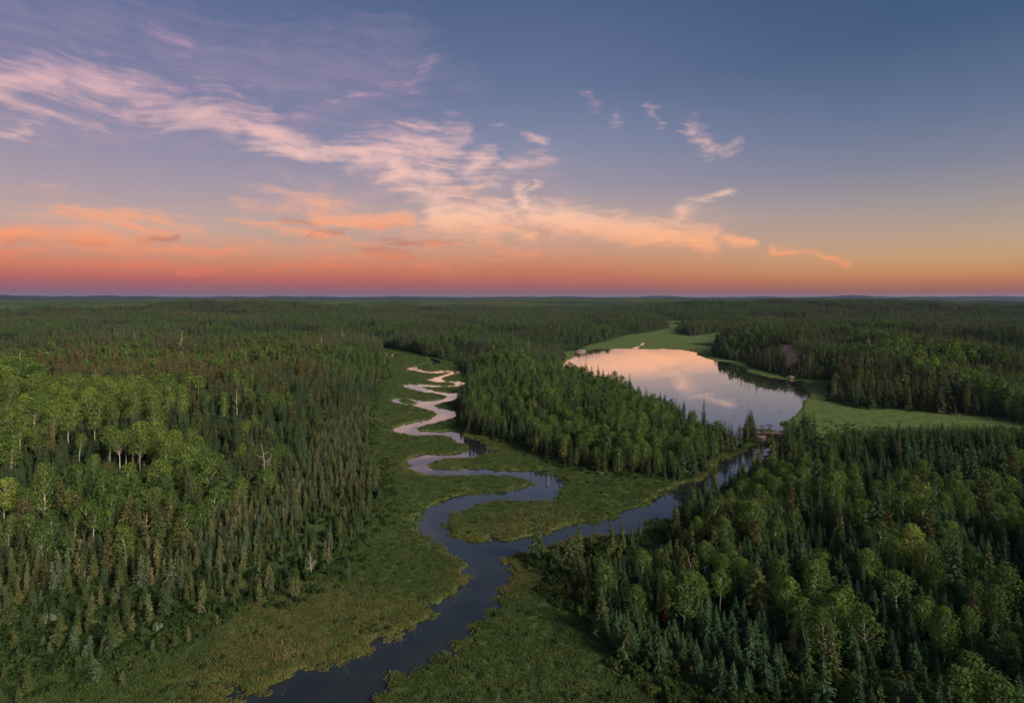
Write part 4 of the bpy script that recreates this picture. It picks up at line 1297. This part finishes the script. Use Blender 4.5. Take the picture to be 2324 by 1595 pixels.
LIB['dead'] = species('dead_tree', [lambda: dead_tree(801), lambda: dead_tree(802, forked=True), lambda: dead_tree(803, limbs=24, forked=True)], MAT['dead_wood'], MAT['dead_wood'])
LIB['pine_flat'] = species('flat_pine', [lambda: pine(421, 9, 2.2, 8, 0.4, flat=True), lambda: pine(422, 9, 2.0, 7, 0.45, flat=True), lambda: pine(423, 9, 2.4, 8, 0.35, flat=True)], MAT['brown_bark'], MAT['pine'])
NAME = {'spruce': 'spruce_tree', 'birch': 'birch_tree', 'tamarack': 'tamarack_tree', 'pine': 'pine_tree', 'dead': 'dead_tree'}
CAT = {'spruce': 'spruce', 'birch': 'birch', 'tamarack': 'tamarack', 'pine': 'pine', 'dead': 'dead tree'}
GROUP = {'spruce': 'spruces of the boreal forest', 'birch': 'birches and aspens of the forest', 'tamarack': 'tamaracks on the bog', 'pine': 'pines of the forest', 'dead': 'dead standing trees'}


def plant(kind_, entry, x, y, z, sc, width, yaw_, tint_, label, tilt=(0.0, 0.0)):
    root = bpy.data.objects.new(NAME[kind_], None)
    root.empty_display_size = 0.5
    root.location = (x, y, z)
    root.rotation_euler = (tilt[0], tilt[1], yaw_)
    root.scale = (sc * width, sc * width, sc)
    root['label'] = label
    root['category'] = CAT[kind_]
    root['group'] = GROUP[kind_]
    C.objects.link(root)
    for me, nm in ((entry[0], 'trunk'), (entry[1], 'crown')):
        o = bpy.data.objects.new(nm, me)
        o.parent = root
        o['tint'] = float(tint_)
        C.objects.link(o)
    return root


used_labels = set()
hero_xy = []
BASE_H = dict(base_h, dead=10.0, pine_flat=9.0)
for kd, var, xt, yt, xb, yb, wf, tn, lab in HERO:
    tn = min(tn, 0.66) if kd == 'spruce' and tn < 0.85 else tn
    x, y, z = hit(xb, yb)
    hgt = (yb - yt) * y / F * (1.08 if kd == 'birch' else 1.0)
    lib = LIB['pine_flat'] if 'flat-topped' in lab else LIB[kd]
    bh = 9.0 if 'flat-topped' in lab else BASE_H[kd]
    v = len([1 for q in hero_xy]) % 3 if 'flat-topped' in lab else var % len(lib)
    lean_ = math.atan2((xt - xb), (yb - yt))
    plant(kd, lib[v], x, y, z - 0.1, hgt / bh, wf, rng.uniform(0, 6.28) if abs(lean_) < 0.1 else 0.0, tn, lab, (0, lean_ if abs(lean_) > 0.03 else 0))
    hero_xy.append((x, y, hgt * 0.14 * wf + 0.5))
    used_labels.add(lab)
for i, (xt, yt, xb, yb, lean1, lab) in enumerate(DEAD):
    x, y, z = hit(xb, yb)
    hgt = (yb - yt) * y / F
    lean_ = math.atan2((xt - xb), (yb - yt))
    plant('dead', LIB['dead'][0 if lean1 else i % 3], x, y, z - 0.1, hgt / 10.0, 1.3, 0.0, 0.5, lab, (0, lean_))
# the canopy's outline against the side channel and the east meadow, as the photograph shows it
line_y = np.interp(px_, [1229, 1230, 1300, 1400, 1460, 1520, 1560, 1600, 1640, 1700, 1740, 1800, 1850, 1900, 2324], [0, 1262, 1262, 1262, 1250, 1225, 1190, 1150, 1108, 1078, 1042, 1018, 1000, 972, 966], left=0)
top_y = PY0 + (CAM_H - tz - height) / ty * F
foot_y = PY0 + (CAM_H - tz) / ty * F
over = (line_y > 0) & (foot_y > line_y + 4) & (top_y < line_y - np.abs(rng.normal(0, 8, n)))
over &= ~((px_ > 1560) & (px_ < 1850) & (foot_y < line_y + 22))
bank_y = np.interp(px_, [1235, 1240, 1400, 1500, 1560, 1561], [9999, 1238, 1214, 1178, 1158, 9999])
on_bank = (foot_y > bank_y) & (foot_y <= line_y + 4) & (rng.random(n) < 0.93)
ledge = (px_ > 470) & (px_ < 660) & (foot_y > 945) & (foot_y < 1045) & (top_y < 950) & (rng.random(n) < 0.8)
height = np.where(ledge, np.maximum(3.0, (foot_y - 955) * ty / F * rng.uniform(0.7, 1.1, n)), height)
height = np.where(over, np.maximum(1.6, (foot_y - line_y) * ty / F * rng.uniform(0.8, 1.1, n)), height)
over_gone = (over & (height < 2.2)) | on_bank
hx = np.array(hero_xy)
clear = ~over_gone
for x, y, rad_ in hx:
    clear &= (tx - x) ** 2 + (ty - y) ** 2 > rad_ ** 2
# leave the picked-out trees in sight: nothing tall close in front of them
sxp, stop = to_px(tx, ty, tz + height)
for kd, var, xt, yt, xb, yb, wf, tn, lab in HERO:
    x, y, z = hit(xb, yb)
    hw = max(5.0, 0.16 * (yb - yt) * wf)
    clear &= ~((ty < y) & (np.abs(sxp - (xt + xb) / 2) < hw + 0.10 * height / ty * F) & (stop < yb - 0.42 * (yb - yt)) & (stop > yt - 2.2 * (yb - yt)) & (ty > y - 60))
tx, ty, tz, kind, height, tint, variant, wide, yaw, rr_, out_f, bogd, px_, py_ = (
    v[clear] for v in (tx, ty, tz, kind, height, tint, variant, wide, yaw, rr_, out_f, bogd, px_, py_))
n = len(tx)

# how much of each tree the camera sees (front to back over a coarse picture), to choose which are built one by one
half_w = {'spruce': 0.15, 'birch': 0.22, 'tamarack': 0.15, 'pine': 0.15}
BW, BH = 1162, 798
buf = np.zeros((BH, BW), bool)
vis = np.zeros(n)
order = np.argsort(rr_)
for i in order:
    if rr_[i] > 560:
        break
    d = ty[i]
    cx = (PX0 + tx[i] / d * F) / 2
    yb = (PY0 + (CAM_H - tz[i]) / d * F) / 2
    yt = (PY0 + (CAM_H - tz[i] - height[i]) / d * F) / 2
    hw = half_w[kind[i]] * height[i] * wide[i] / d * F / 2
    x0, x1, y0, y1 = int(cx - hw * 0.7), int(cx + hw * 0.7) + 1, int(yt), int(yb) + 1
    if x1 <= 0 or x0 >= BW or y1 <= 0 or y0 >= BH:
        continue
    x0, y0 = max(x0, 0), max(y0, 0)
    sub = buf[y0:y1, x0:x1]
    vis[i] = (~sub).sum()
    sub[:] = True

LIMIT = {'spruce': 300 - sum(1 for h in HERO if h[0] == 'spruce'), 'birch': 300 - sum(1 for h in HERO if h[0] == 'birch'),
         'tamarack': 260 - sum(1 for h in HERO if h[0] == 'tamarack'), 'pine': 150}
picked = np.zeros(n, bool)
for k in LIMIT:
    idx = np.nonzero((kind == k) & (vis > 12))[0]
    idx = idx[np.argsort(-vis[idx])][:LIMIT[k]]
    picked[idx] = True

REGIONS = [(100, 1540, 300, 80, 'on the dark bog at lower left'), (230, 1400, 220, 70, 'around the bushy hollow at left'), (450, 1330, 200, 90, 'on the left bog slope'), (700, 1260, 150, 100, 'where the left bog thins out'),
           (60, 1230, 120, 60, 'below the left hill foot'), (330, 1190, 160, 60, 'on the shaded lower left slope'), (520, 1150, 160, 70, 'in the dense left spruce slope'), (760, 1120, 110, 80, 'along the left river marsh'),
           (130, 1080, 160, 60, 'at the left hill foot'), (400, 1040, 140, 50, 'right of the high birch row'), (150, 970, 180, 45, 'on top of the left hill'), (560, 960, 110, 45, 'near the granite ledge'),
           (300, 880, 300, 40, 'on the golden ridge'), (700, 980, 130, 80, 'on the slope above the meanders'), (1120, 930, 90, 90, 'on the peninsula by the meanders'), (1250, 980, 120, 60, 'on the middle of the peninsula'),
           (1420, 1020, 140, 60, 'on the peninsula front'), (1330, 890, 130, 40, 'along the hidden lake shore'), (1600, 1010, 80, 50, 'at the peninsula tip'), (1350, 1270, 90, 60, 'near the river junction'),
           (1500, 1230, 90, 50, 'below the side channel'), (1650, 1120, 90, 50, 'beside the narrow channel'), (1820, 1060, 150, 40, 'near the lake outlet'), (2100, 1020, 260, 40, 'in front of the east meadow'),
           (1480, 1380, 120, 70, 'at the right marsh edge'), (1700, 1250, 120, 60, 'left of the broad pale birch'), (1680, 1400, 120, 70, 'around the tallest ragged spruce'), (1900, 1180, 150, 60, 'on the upper right slope'),
           (2200, 1160, 150, 70, 'on the far right slope'), (1930, 1300, 120, 60, 'in front of the broad pale birch'), (2200, 1320, 150, 80, 'on the middle right slope'), (1900, 1440, 150, 70, 'near the broken-topped spruce'),
           (2200, 1470, 160, 80, 'in the lower right corner'), (2100, 880, 300, 60, 'behind the east meadow'), (1500, 1480, 150, 60, 'among the front marsh bushes'), (600, 800, 700, 50, 'far back on the left plateau')]
ORD = ('first second third fourth fifth sixth seventh eighth ninth tenth eleventh twelfth thirteenth fourteenth fifteenth sixteenth seventeenth eighteenth nineteenth twentieth').split()
pi = np.nonzero(picked)[0]
pxb, pyb = to_px(tx[pi], ty[pi], tz[pi])
dreg = np.stack([((pxb - r_[0]) / r_[2]) ** 2 + ((pyb - r_[1]) / r_[3]) ** 2 for r_ in REGIONS])
reg = dreg.argmin(0)
COLOUR = {'spruce': ((.22, 'blue-green'), (.48, 'dark green'), (.7, 'dull green'), (9, 'olive')), 'birch': ((.45, 'deep green'), (.68, 'mid-green'), (9, 'bright green')),
          'tamarack': ((.35, 'bluish'), (.7, 'grey-green'), (9, 'straw-green')), 'pine': ((.4, 'dark olive'), (.65, 'brownish'), (9, 'rusty'))}
SIZES = {'spruce': (5, 9.5), 'birch': (9.5, 13.5), 'tamarack': (2.5, 5), 'pine': (10, 13)}
for k in LIMIT:
    for rg in range(len(REGIONS)):
        sel = np.nonzero((kind[pi] == k) & (reg == rg))[0]
        if len(sel) == 0:
            continue
        sel = sel[np.argsort(-pyb[sel])]
        nrow = max(1, math.ceil(len(sel) / 8))
        for rw, row in enumerate(np.array_split(sel, nrow)):
            row = row[np.argsort(pxb[row])]
            for q, s_ in enumerate(row):
                i = pi[s_]
                hgt = height[i]
                sz = 'small' if hgt < SIZES[k][0] else ('tall' if hgt > SIZES[k][1] else 'middling')
                colr = next(c for lim, c in COLOUR[k] if tint[i] < lim)
                where = REGIONS[rg][4]
                place = (f"{ORD[q]} from left" if len(row) > 1 else '') if nrow == 1 else f"{ORD[rw]} row, {ORD[q]} from left"
                lab = f"{sz} {colr} {k if k != 'birch' else 'birch'} {where}" + (f", {place}" if place else '')
                assert lab not in used_labels
                used_labels.add(lab)
                lib = LIB[k]
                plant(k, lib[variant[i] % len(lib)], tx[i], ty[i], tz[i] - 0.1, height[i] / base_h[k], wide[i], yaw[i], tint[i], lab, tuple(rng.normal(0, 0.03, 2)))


# ------------------------------------------------------------------ masses: everything past those, one object of each kind
def scatter_object(name, meshes, x, y, z, idx, scale, yaw_, tint_, tilt=0.0, kindprop='stuff'):
    lib = bpy.data.collections.new(name + '_shapes')
    for j, me in enumerate(meshes):
        ob = bpy.data.objects.new(f"{name}_shape_{j:02d}", me)
        lib.objects.link(ob)
    k = len(x)
    me = bpy.data.meshes.new(name)
    me.vertices.add(k)
    me.vertices.foreach_set('co', np.column_stack([x, y, z]).astype(np.float32).ravel())
    a = me.attributes.new('which', 'INT', 'POINT')
    a.data.foreach_set('value', np.asarray(idx, np.int32))
    a = me.attributes.new('size', 'FLOAT_VECTOR', 'POINT')
    a.data.foreach_set('vector', np.asarray(scale, np.float32).ravel())
    a = me.attributes.new('turn', 'FLOAT_VECTOR', 'POINT')
    a.data.foreach_set('vector', np.column_stack([rng.normal(0, 1, k) * tilt, rng.normal(0, 1, k) * tilt, yaw_]).astype(np.float32).ravel())
    a = me.attributes.new('tint', 'FLOAT', 'POINT')
    a.data.foreach_set('value', np.asarray(tint_, np.float32))
    o = new_obj(name, me, kindprop)
    ng = bpy.data.node_groups.new(name + '_scatter', 'GeometryNodeTree')
    ng.interface.new_socket('Geometry', in_out='INPUT', socket_type='NodeSocketGeometry')
    ng.interface.new_socket('Geometry', in_out='OUTPUT', socket_type='NodeSocketGeometry')
    gi, go = ng.nodes.new('NodeGroupInput'), ng.nodes.new('NodeGroupOutput')
    iop = ng.nodes.new('GeometryNodeInstanceOnPoints')
    ci = ng.nodes.new('GeometryNodeCollectionInfo')
    ci.inputs['Collection'].default_value = lib
    ci.inputs['Separate Children'].default_value = True
    ci.inputs['Reset Children'].default_value = True
    iop.inputs['Pick Instance'].default_value = True

    def na(nm, dt):
        q = ng.nodes.new('GeometryNodeInputNamedAttribute')
        q.data_type = dt
        q.inputs['Name'].default_value = nm
        return [s_ for s_ in q.outputs if s_.enabled][0]
    ng.links.new(gi.outputs[0], iop.inputs['Points'])
    ng.links.new(ci.outputs[0], iop.inputs['Instance'])
    ng.links.new(na('which', 'INT'), iop.inputs['Instance Index'])
    ng.links.new(na('turn', 'FLOAT_VECTOR'), iop.inputs['Rotation'])
    ng.links.new(na('size', 'FLOAT_VECTOR'), iop.inputs['Scale'])
    ng.links.new(iop.outputs[0], go.inputs[0])
    md = o.modifiers.new('scatter', 'NODES')
    md.node_group = ng
    return o


rest = ~picked
for k in ('spruce', 'birch', 'pine', 'tamarack'):
    nearset = [e[2] for e in LIB[k]]
    midset = MIDLIB.get(k, [])
    sel = rest & (kind == k)
    far_t = (rr_[sel] > MID_R + 60) & (len(midset) > 0)
    idx = np.where(far_t, len(nearset) + variant[sel] % max(1, len(midset)), variant[sel] % len(nearset))
    hs = height[sel] / base_h[k]
    sc = np.column_stack([hs * wide[sel], hs * wide[sel], hs])
    sc[:, :2] *= np.interp(rr_[sel], [700, 1500, 3000], [1.0, 1.1, 1.5])[:, None]
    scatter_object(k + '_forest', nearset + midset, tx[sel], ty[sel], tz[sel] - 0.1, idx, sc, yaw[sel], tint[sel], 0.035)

sd = (rng.random(n) < 0.006) & (rr_ < 900) & (out_f > 4)
sc = height[sd] / 10 * 1.05
scatter_object('standing_deadwood', [e[2] for e in LIB['dead']], tx[sd] + 1.3, ty[sd] - 1.0, tz[sd] - 0.1, rng.integers(0, 3, sd.sum()), np.column_stack([sc * 1.2, sc * 1.2, sc]), yaw[sd], tint[sd], 0.08)

# far forest in patches out to nine kilometres
px_l, py_l = [], []
for r0, r1, sp in ((FAR_R - 30, 5500, 48), (5500, END_R, 70)):
    a, b = scatter(r0, r1, sp, 48, 0.4)
    px_l.append(a)
    py_l.append(b)
fx, fy = np.concatenate(px_l), np.concatenate(py_l)
fo = sample(OPN, fx, fy)
ok = fo < -22
fx, fy = fx[ok], fy[ok]
fz = sample(GZ, fx, fy)
fr = np.hypot(fx, fy)
lf = fbm(fx / 420, fy / 260, 121, 3)
fi = np.select([lf > 0.74, lf > 0.70, lf > 0.64, lf > 0.54], [4, 3, 2, 1], 0)
s_h = rng.uniform(0.85, 1.1, len(fx)) * (0.7 + 0.9 * fbm(fx / 300, fy / 200, 127, 2))
s_w = np.select([fr < 3000, fr < 5500], [1.0, 1.25], 1.7)
ft = np.clip(0.40 + 1.8 * (fbm(fx / 700, fy / 260, 131, 4) - 0.5) + rng.normal(0, 0.05, len(fx)), 0.22, 0.72)
scatter_object('distant_forest', PATCHES, fx, fy, fz - 0.3, fi, np.column_stack([s_w, s_w, s_h * np.where(fr > 5500, 1.15, 1)]), rng.uniform(0, 6.28, len(fx)), ft)

# ------------------------------------------------------------------ undergrowth and marsh plants
ux, uy = [], []
for r0, r1, sp in ((60, 260, 2.3), (260, 480, 3.4), (480, 1000, 6.0)):
    a, b = scatter(r0, r1, sp)
    ux.append(a)
    uy.append(b)
ux, uy = np.concatenate(ux), np.concatenate(uy)
uo = -sample(OPN, ux, uy) + (fbm(ux / 9, uy / 9, 141, 2) - 0.5) * 8
uw = sample(WAT, ux, uy)
hol = region_weight(ux, uy, [(230, 1400, 300, 120, 1.0), (100, 1540, 300, 90, 1), (520, 1480, 160, 50, .7)])
cor = region_weight(ux, uy, [(1900, 1640, 600, 110, 1.2), (1480, 1500, 120, 90, 0.9), (1290, 1330, 70, 70, 0.9), (1400, 1260, 80, 30, .8)])
q = rng.random(len(ux))
ur = np.hypot(ux, uy)
ukeep = (uw < -2.0) & (sample(ROCK, ux, uy) < 0) & (((uo > -2.5) & (uo < 7) & (q < 0.75)) | ((hol > 0.35) & (uo > -5) & (q < 0.92)) | ((cor > 0.35) & (uo > -4) & (q < 0.95)) | ((uo > 7) & (q < 0.35) & (ur < 420)) | ((poly_sdf(ux, uy, bog_poly, 60) > -4) & (uo > -6) & (q < 0.5)))
ux, uy, uo, hol, cor, ur = (v[ukeep] for v in (ux, uy, uo, hol, cor, ur))
# dwarf shrubs dotted over the open marsh
dxs, dys = scatter(70, 420, 2.0)
dq = rng.random(len(dxs)) < 0.32 * sstep(0.42, 0.62, fbm(dxs / 6, dys / 6, 161, 3))
dq &= (sample(OPN, dxs, dys) > 1) & (sample(WAT, dxs, dys) < -1.2)
dxs, dys = dxs[dq], dys[dq]
ux, uy = np.concatenate([ux, dxs]), np.concatenate([uy, dys])
uo, hol, cor, ur = np.concatenate([uo, np.full(len(dxs), -9.0)]), np.concatenate([hol, 0 * dxs]), np.concatenate([cor, 0 * dxs]), np.hypot(ux, uy)
k = len(ux)
us = rng.uniform(0.55, 1.25, k) * np.where(uo < -8.9, 0.42, np.where(uo < 1, 0.7, 1.0)) * np.where(ur > 480, 1.7, np.where(ur > 260, 1.2, 1.0)) * (1 + 0.35 * (cor > 0.5))
ut = np.clip(0.30 + 0.25 * rng.random(k) + 0.35 * (cor > 0.5) * rng.random(k) + 0.06 * rng.normal(size=k), 0, 1)
ut = np.where(uo < -8.9, ut * 1.25, ut)
ut[(rng.random(k) < 0.01) & (uo > -8.9)] = 1.0
scatter_object('undergrowth', BUSHES, ux, uy, sample(GZ, ux, uy) - 0.05, rng.integers(0, 4, k), np.column_stack([us, us, us * rng.uniform(0.8, 1.3, k)]), rng.uniform(0, 6.28, k), ut)

sx, sy = [], []
for r0, r1, sp in ((60, 190, 1.25), (190, 330, 1.75), (330, 620, 3.0), (620, 1150, 5.0)):
    a, b = scatter(r0, r1, sp)
    sx.append(a)
    sy.append(b)
sx, sy = np.concatenate(sx), np.concatenate(sy)
so, sw = sample(OPN, sx, sy), sample(WAT, sx, sy)
sr = np.hypot(sx, sy)
sk = (so > -6) & ((sw < -0.25) | ((sw < 0.8) & (sr < 330) & (fbm(sx / 3, sy / 3, 171, 2) > 0.56))) & (rng.random(len(sx)) < 0.85)
sk &= ~((sr > 330) & (sw > -2.5)) & ~((sample(MEAD, sx, sy) > 0) & (sr > 250))
sx, sy, sw, sr = (v[sk] for v in (sx, sy, sw, sr))
k = len(sx)
hth = sample(heath_a, sx, sy)
mdw = sample(MEAD, sx, sy) > 0
st = np.clip(0.28 - 0.2 * mdw + 0.42 * hth + 0.14 * rng.normal(size=k) + 0.12 * sstep(-3.5, -0.6, sw), 0, 1)
ss = rng.uniform(0.6, 1.2, k) * np.select([sr < 190, sr < 330, sr < 620], [1.0, 1.25, 1.9], 3.0)
sv = ss * np.where(sw > -2.5, 1.3, 1.0) * np.where(sr > 620, 0.5, 1) * 0.85
scatter_object('marsh_sedge', TUSSOCKS, sx, sy, np.maximum(sample(GZ, sx, sy), 0.02), rng.integers(0, 4, k), np.column_stack([ss, ss, sv]), rng.uniform(0, 6.28, k), st)

# ------------------------------------------------------------------ lily pads on the slow water
lx, ly = scatter(80, 330, 0.55)
lw = sample(WAT, lx, ly)
dens = sstep(0.45, 0.65, fbm(lx / 5, ly / 5, 151, 3)) * np.exp(-((lw - 1.6) / 1.7) ** 2)
pxl, pyl = to_px(lx, ly, 0)
extra = np.exp(-(((pxl - 1600) / 45) ** 2 + ((pyl - 1095) / 14) ** 2)) + 0.5 * np.exp(-(((pxl - 1480) / 50) ** 2 + ((pyl - 1165) / 14) ** 2))
lk = (lw > 0.5) & (rng.random(len(lx)) < 0.5 * dens + 0.35 * extra) & ((ly < 215) | (extra > 0.1))
lx, ly = lx[lk], ly[lk]
pads = Shape()
for x, y in zip(lx, ly):
    r = rng.uniform(0.08, 0.20)
    a = np.arange(7) * (5.6 / 6) + rng.random() * 6
    ring = np.column_stack([x + np.cos(a) * r, y + np.sin(a) * r, np.full(7, 0.012)])
    c = np.broadcast_to([x, y, 0.015], (6, 3))
    pads.tris(np.stack([ring[:-1], ring[1:], c], 1), rng.random())


def pad_colour(t):
    return RAMP(t, attr(t, 'shade'), [(0, (0.04, 0.06, 0.025)), (0.7, (0.08, 0.10, 0.045)), (1, (0.17, 0.13, 0.10))])


MAT['pad'] = plain('lily_pad', pad_colour, 0.35, 0.5)
new_obj('lily_pads', pads.mesh('lily_pads', MAT['pad']), 'stuff')
# floating weed far out on the lake
lx, ly = scatter(300, 520, 1.5)
ll = sample(full(lake, -60), lx, ly)
pxl, pyl = to_px(lx, ly, 0)
lk = (ll > 3) & (rng.random(len(lx)) < 0.10 * sstep(0.5, 0.62, fbm(lx / 16, ly / 8, 157, 3))) & (pxl > 1600)
weed = Shape()
for x, y in zip(lx[lk], ly[lk]):
    r = rng.uniform(0.25, 0.7)
    a = np.arange(6) * 1.047 + rng.random()
    ring = np.column_stack([x + np.cos(a) * r * 1.8 * rng.uniform(.7, 1.2, 6), y + np.sin(a) * r * rng.uniform(.7, 1.2, 6), np.full(6, 0.012)])
    weed.tris(np.stack([ring, np.roll(ring, -1, 0), np.broadcast_to([x, y, 0.014], (6, 3))], 1), rng.random() * 0.6)
if weed.n:
    new_obj('pond_weed', weed.mesh('pond_weed', MAT['pad']), 'stuff')

# dead white stalks on the bog near the river
stk = Shape()
for _ in range(60):
    x, y = px2w(rng.normal(668, 28), rng.normal(1478, 13), 0.4)
    z = float(sample(GZ, x, y))
    stk.tube([[x, y, z], [x + rng.normal(0, .15), y, z + rng.uniform(.5, 1.3)]], [0.035, 0.015], 3)
new_obj('dead_stalks', stk.mesh('dead_stalks', MAT['dead_wood']), 'stuff')


# ------------------------------------------------------------------ boulders
def boulder_mesh(seed, r=1.0):
    import bmesh
    g = np.random.default_rng(seed)
    bm = bmesh.new()
    bmesh.ops.create_icosphere(bm, subdivisions=3, radius=r)
    for v in bm.verts:
        c = np.array(v.co)
        k_ = 1 + 0.5 * (float(fbm(np.array([c[0] * 1.3 + seed]), np.array([c[1] * 1.3 + c[2] * 2.1]), seed, 3)[0]) - 0.5)
        cut_ = 1 - 0.22 * max(0.0, (c[2] - 0.45))
        v.co = v.co * k_ * cut_
        v.co.z *= 0.62
    me = bpy.data.meshes.new('boulder')
    bm.to_mesh(me)
    bm.free()
    me.materials.append(MAT['granite'])
    return me


BM = [boulder_mesh(901 + i) for i in range(4)]
for i, (x, y, w_px, lab) in enumerate([
        (1727, 994, 22, 'long pinkish granite boulder under the flat-topped pines'), (1745, 998, 18, 'cracked granite boulder between the pines and the tall spruce'),
        (1772, 993, 14, 'pale wedge-shaped granite boulder right of the tall outlet spruce'), (1790, 997, 14, 'flat reddish granite slab at the outlet, far end'),
        (1716, 1000, 12, 'low dark boulder at the water under the leftmost pine'), (1800, 1003, 8, 'small white-topped boulder at the end of the slab'),
        (1318, 798, 20, 'long bare rock on the lake shore at far left'), (1860, 858, 6, 'grey boulder on the right lake shore below the forest'),
        (1871, 862, 5, 'white boulder where the lake shore meets the east meadow'), (1180, 1006, 16, 'pinkish rock ledge at the bend of the river by the peninsula'),
        (1795, 840, 20, 'grey rock outcrop between trunks on the right shore slope'), (640, 922, 20, 'pale boulder at the right end of the granite ledge')]):
    wx, wy, wz = hit(x, y)
    if i in (6, 7, 8, 9):
        wz = max(wz, 0.1)
    o = bpy.data.objects.new('boulder', BM[i % 4])
    r_ = w_px * wy / F / 2 * 1.15
    o.location = (wx, wy, wz + 0.05 * r_)
    o.scale = (r_, r_ * 0.8, r_ * 0.75)
    o.rotation_euler = (0, 0, i * 1.3 if i not in (0, 3, 6) else 0.1)
    o['label'] = lab
    o['category'] = 'boulder'
    o['group'] = 'granite boulders on the shores'
    C.objects.link(o)

# ------------------------------------------------------------------ the evening air
hb = bpy.data.meshes.new('haze')
S_, Z0, Z1 = 33000.0, float(GZ.min()) - 1.0, max(CAM_H + 6, float(GZ.max()) + 24)
vs = [(x, y, z) for z in (Z0, Z1) for y in (-S_, S_) for x in (-S_, S_)]
hb.from_pydata(vs, [], [(0, 2, 3, 1), (4, 5, 7, 6), (0, 1, 5, 4), (2, 6, 7, 3), (0, 4, 6, 2), (1, 3, 7, 5)])
hm, t = material('evening_haze')
pv = N(t, 'ShaderNodeVolumePrincipled')
pv.inputs['Color'].default_value = (0.40, 0.55, 0.92, 1)
pv.inputs['Density'].default_value = 2.0e-5
pv.inputs['Anisotropy'].default_value = 0.1
o_out = N(t, 'ShaderNodeOutputMaterial')
t.links.new(pv.outputs[0], o_out.inputs['Volume'])
hb.materials.append(hm)
new_obj('haze', hb, 'stuff')
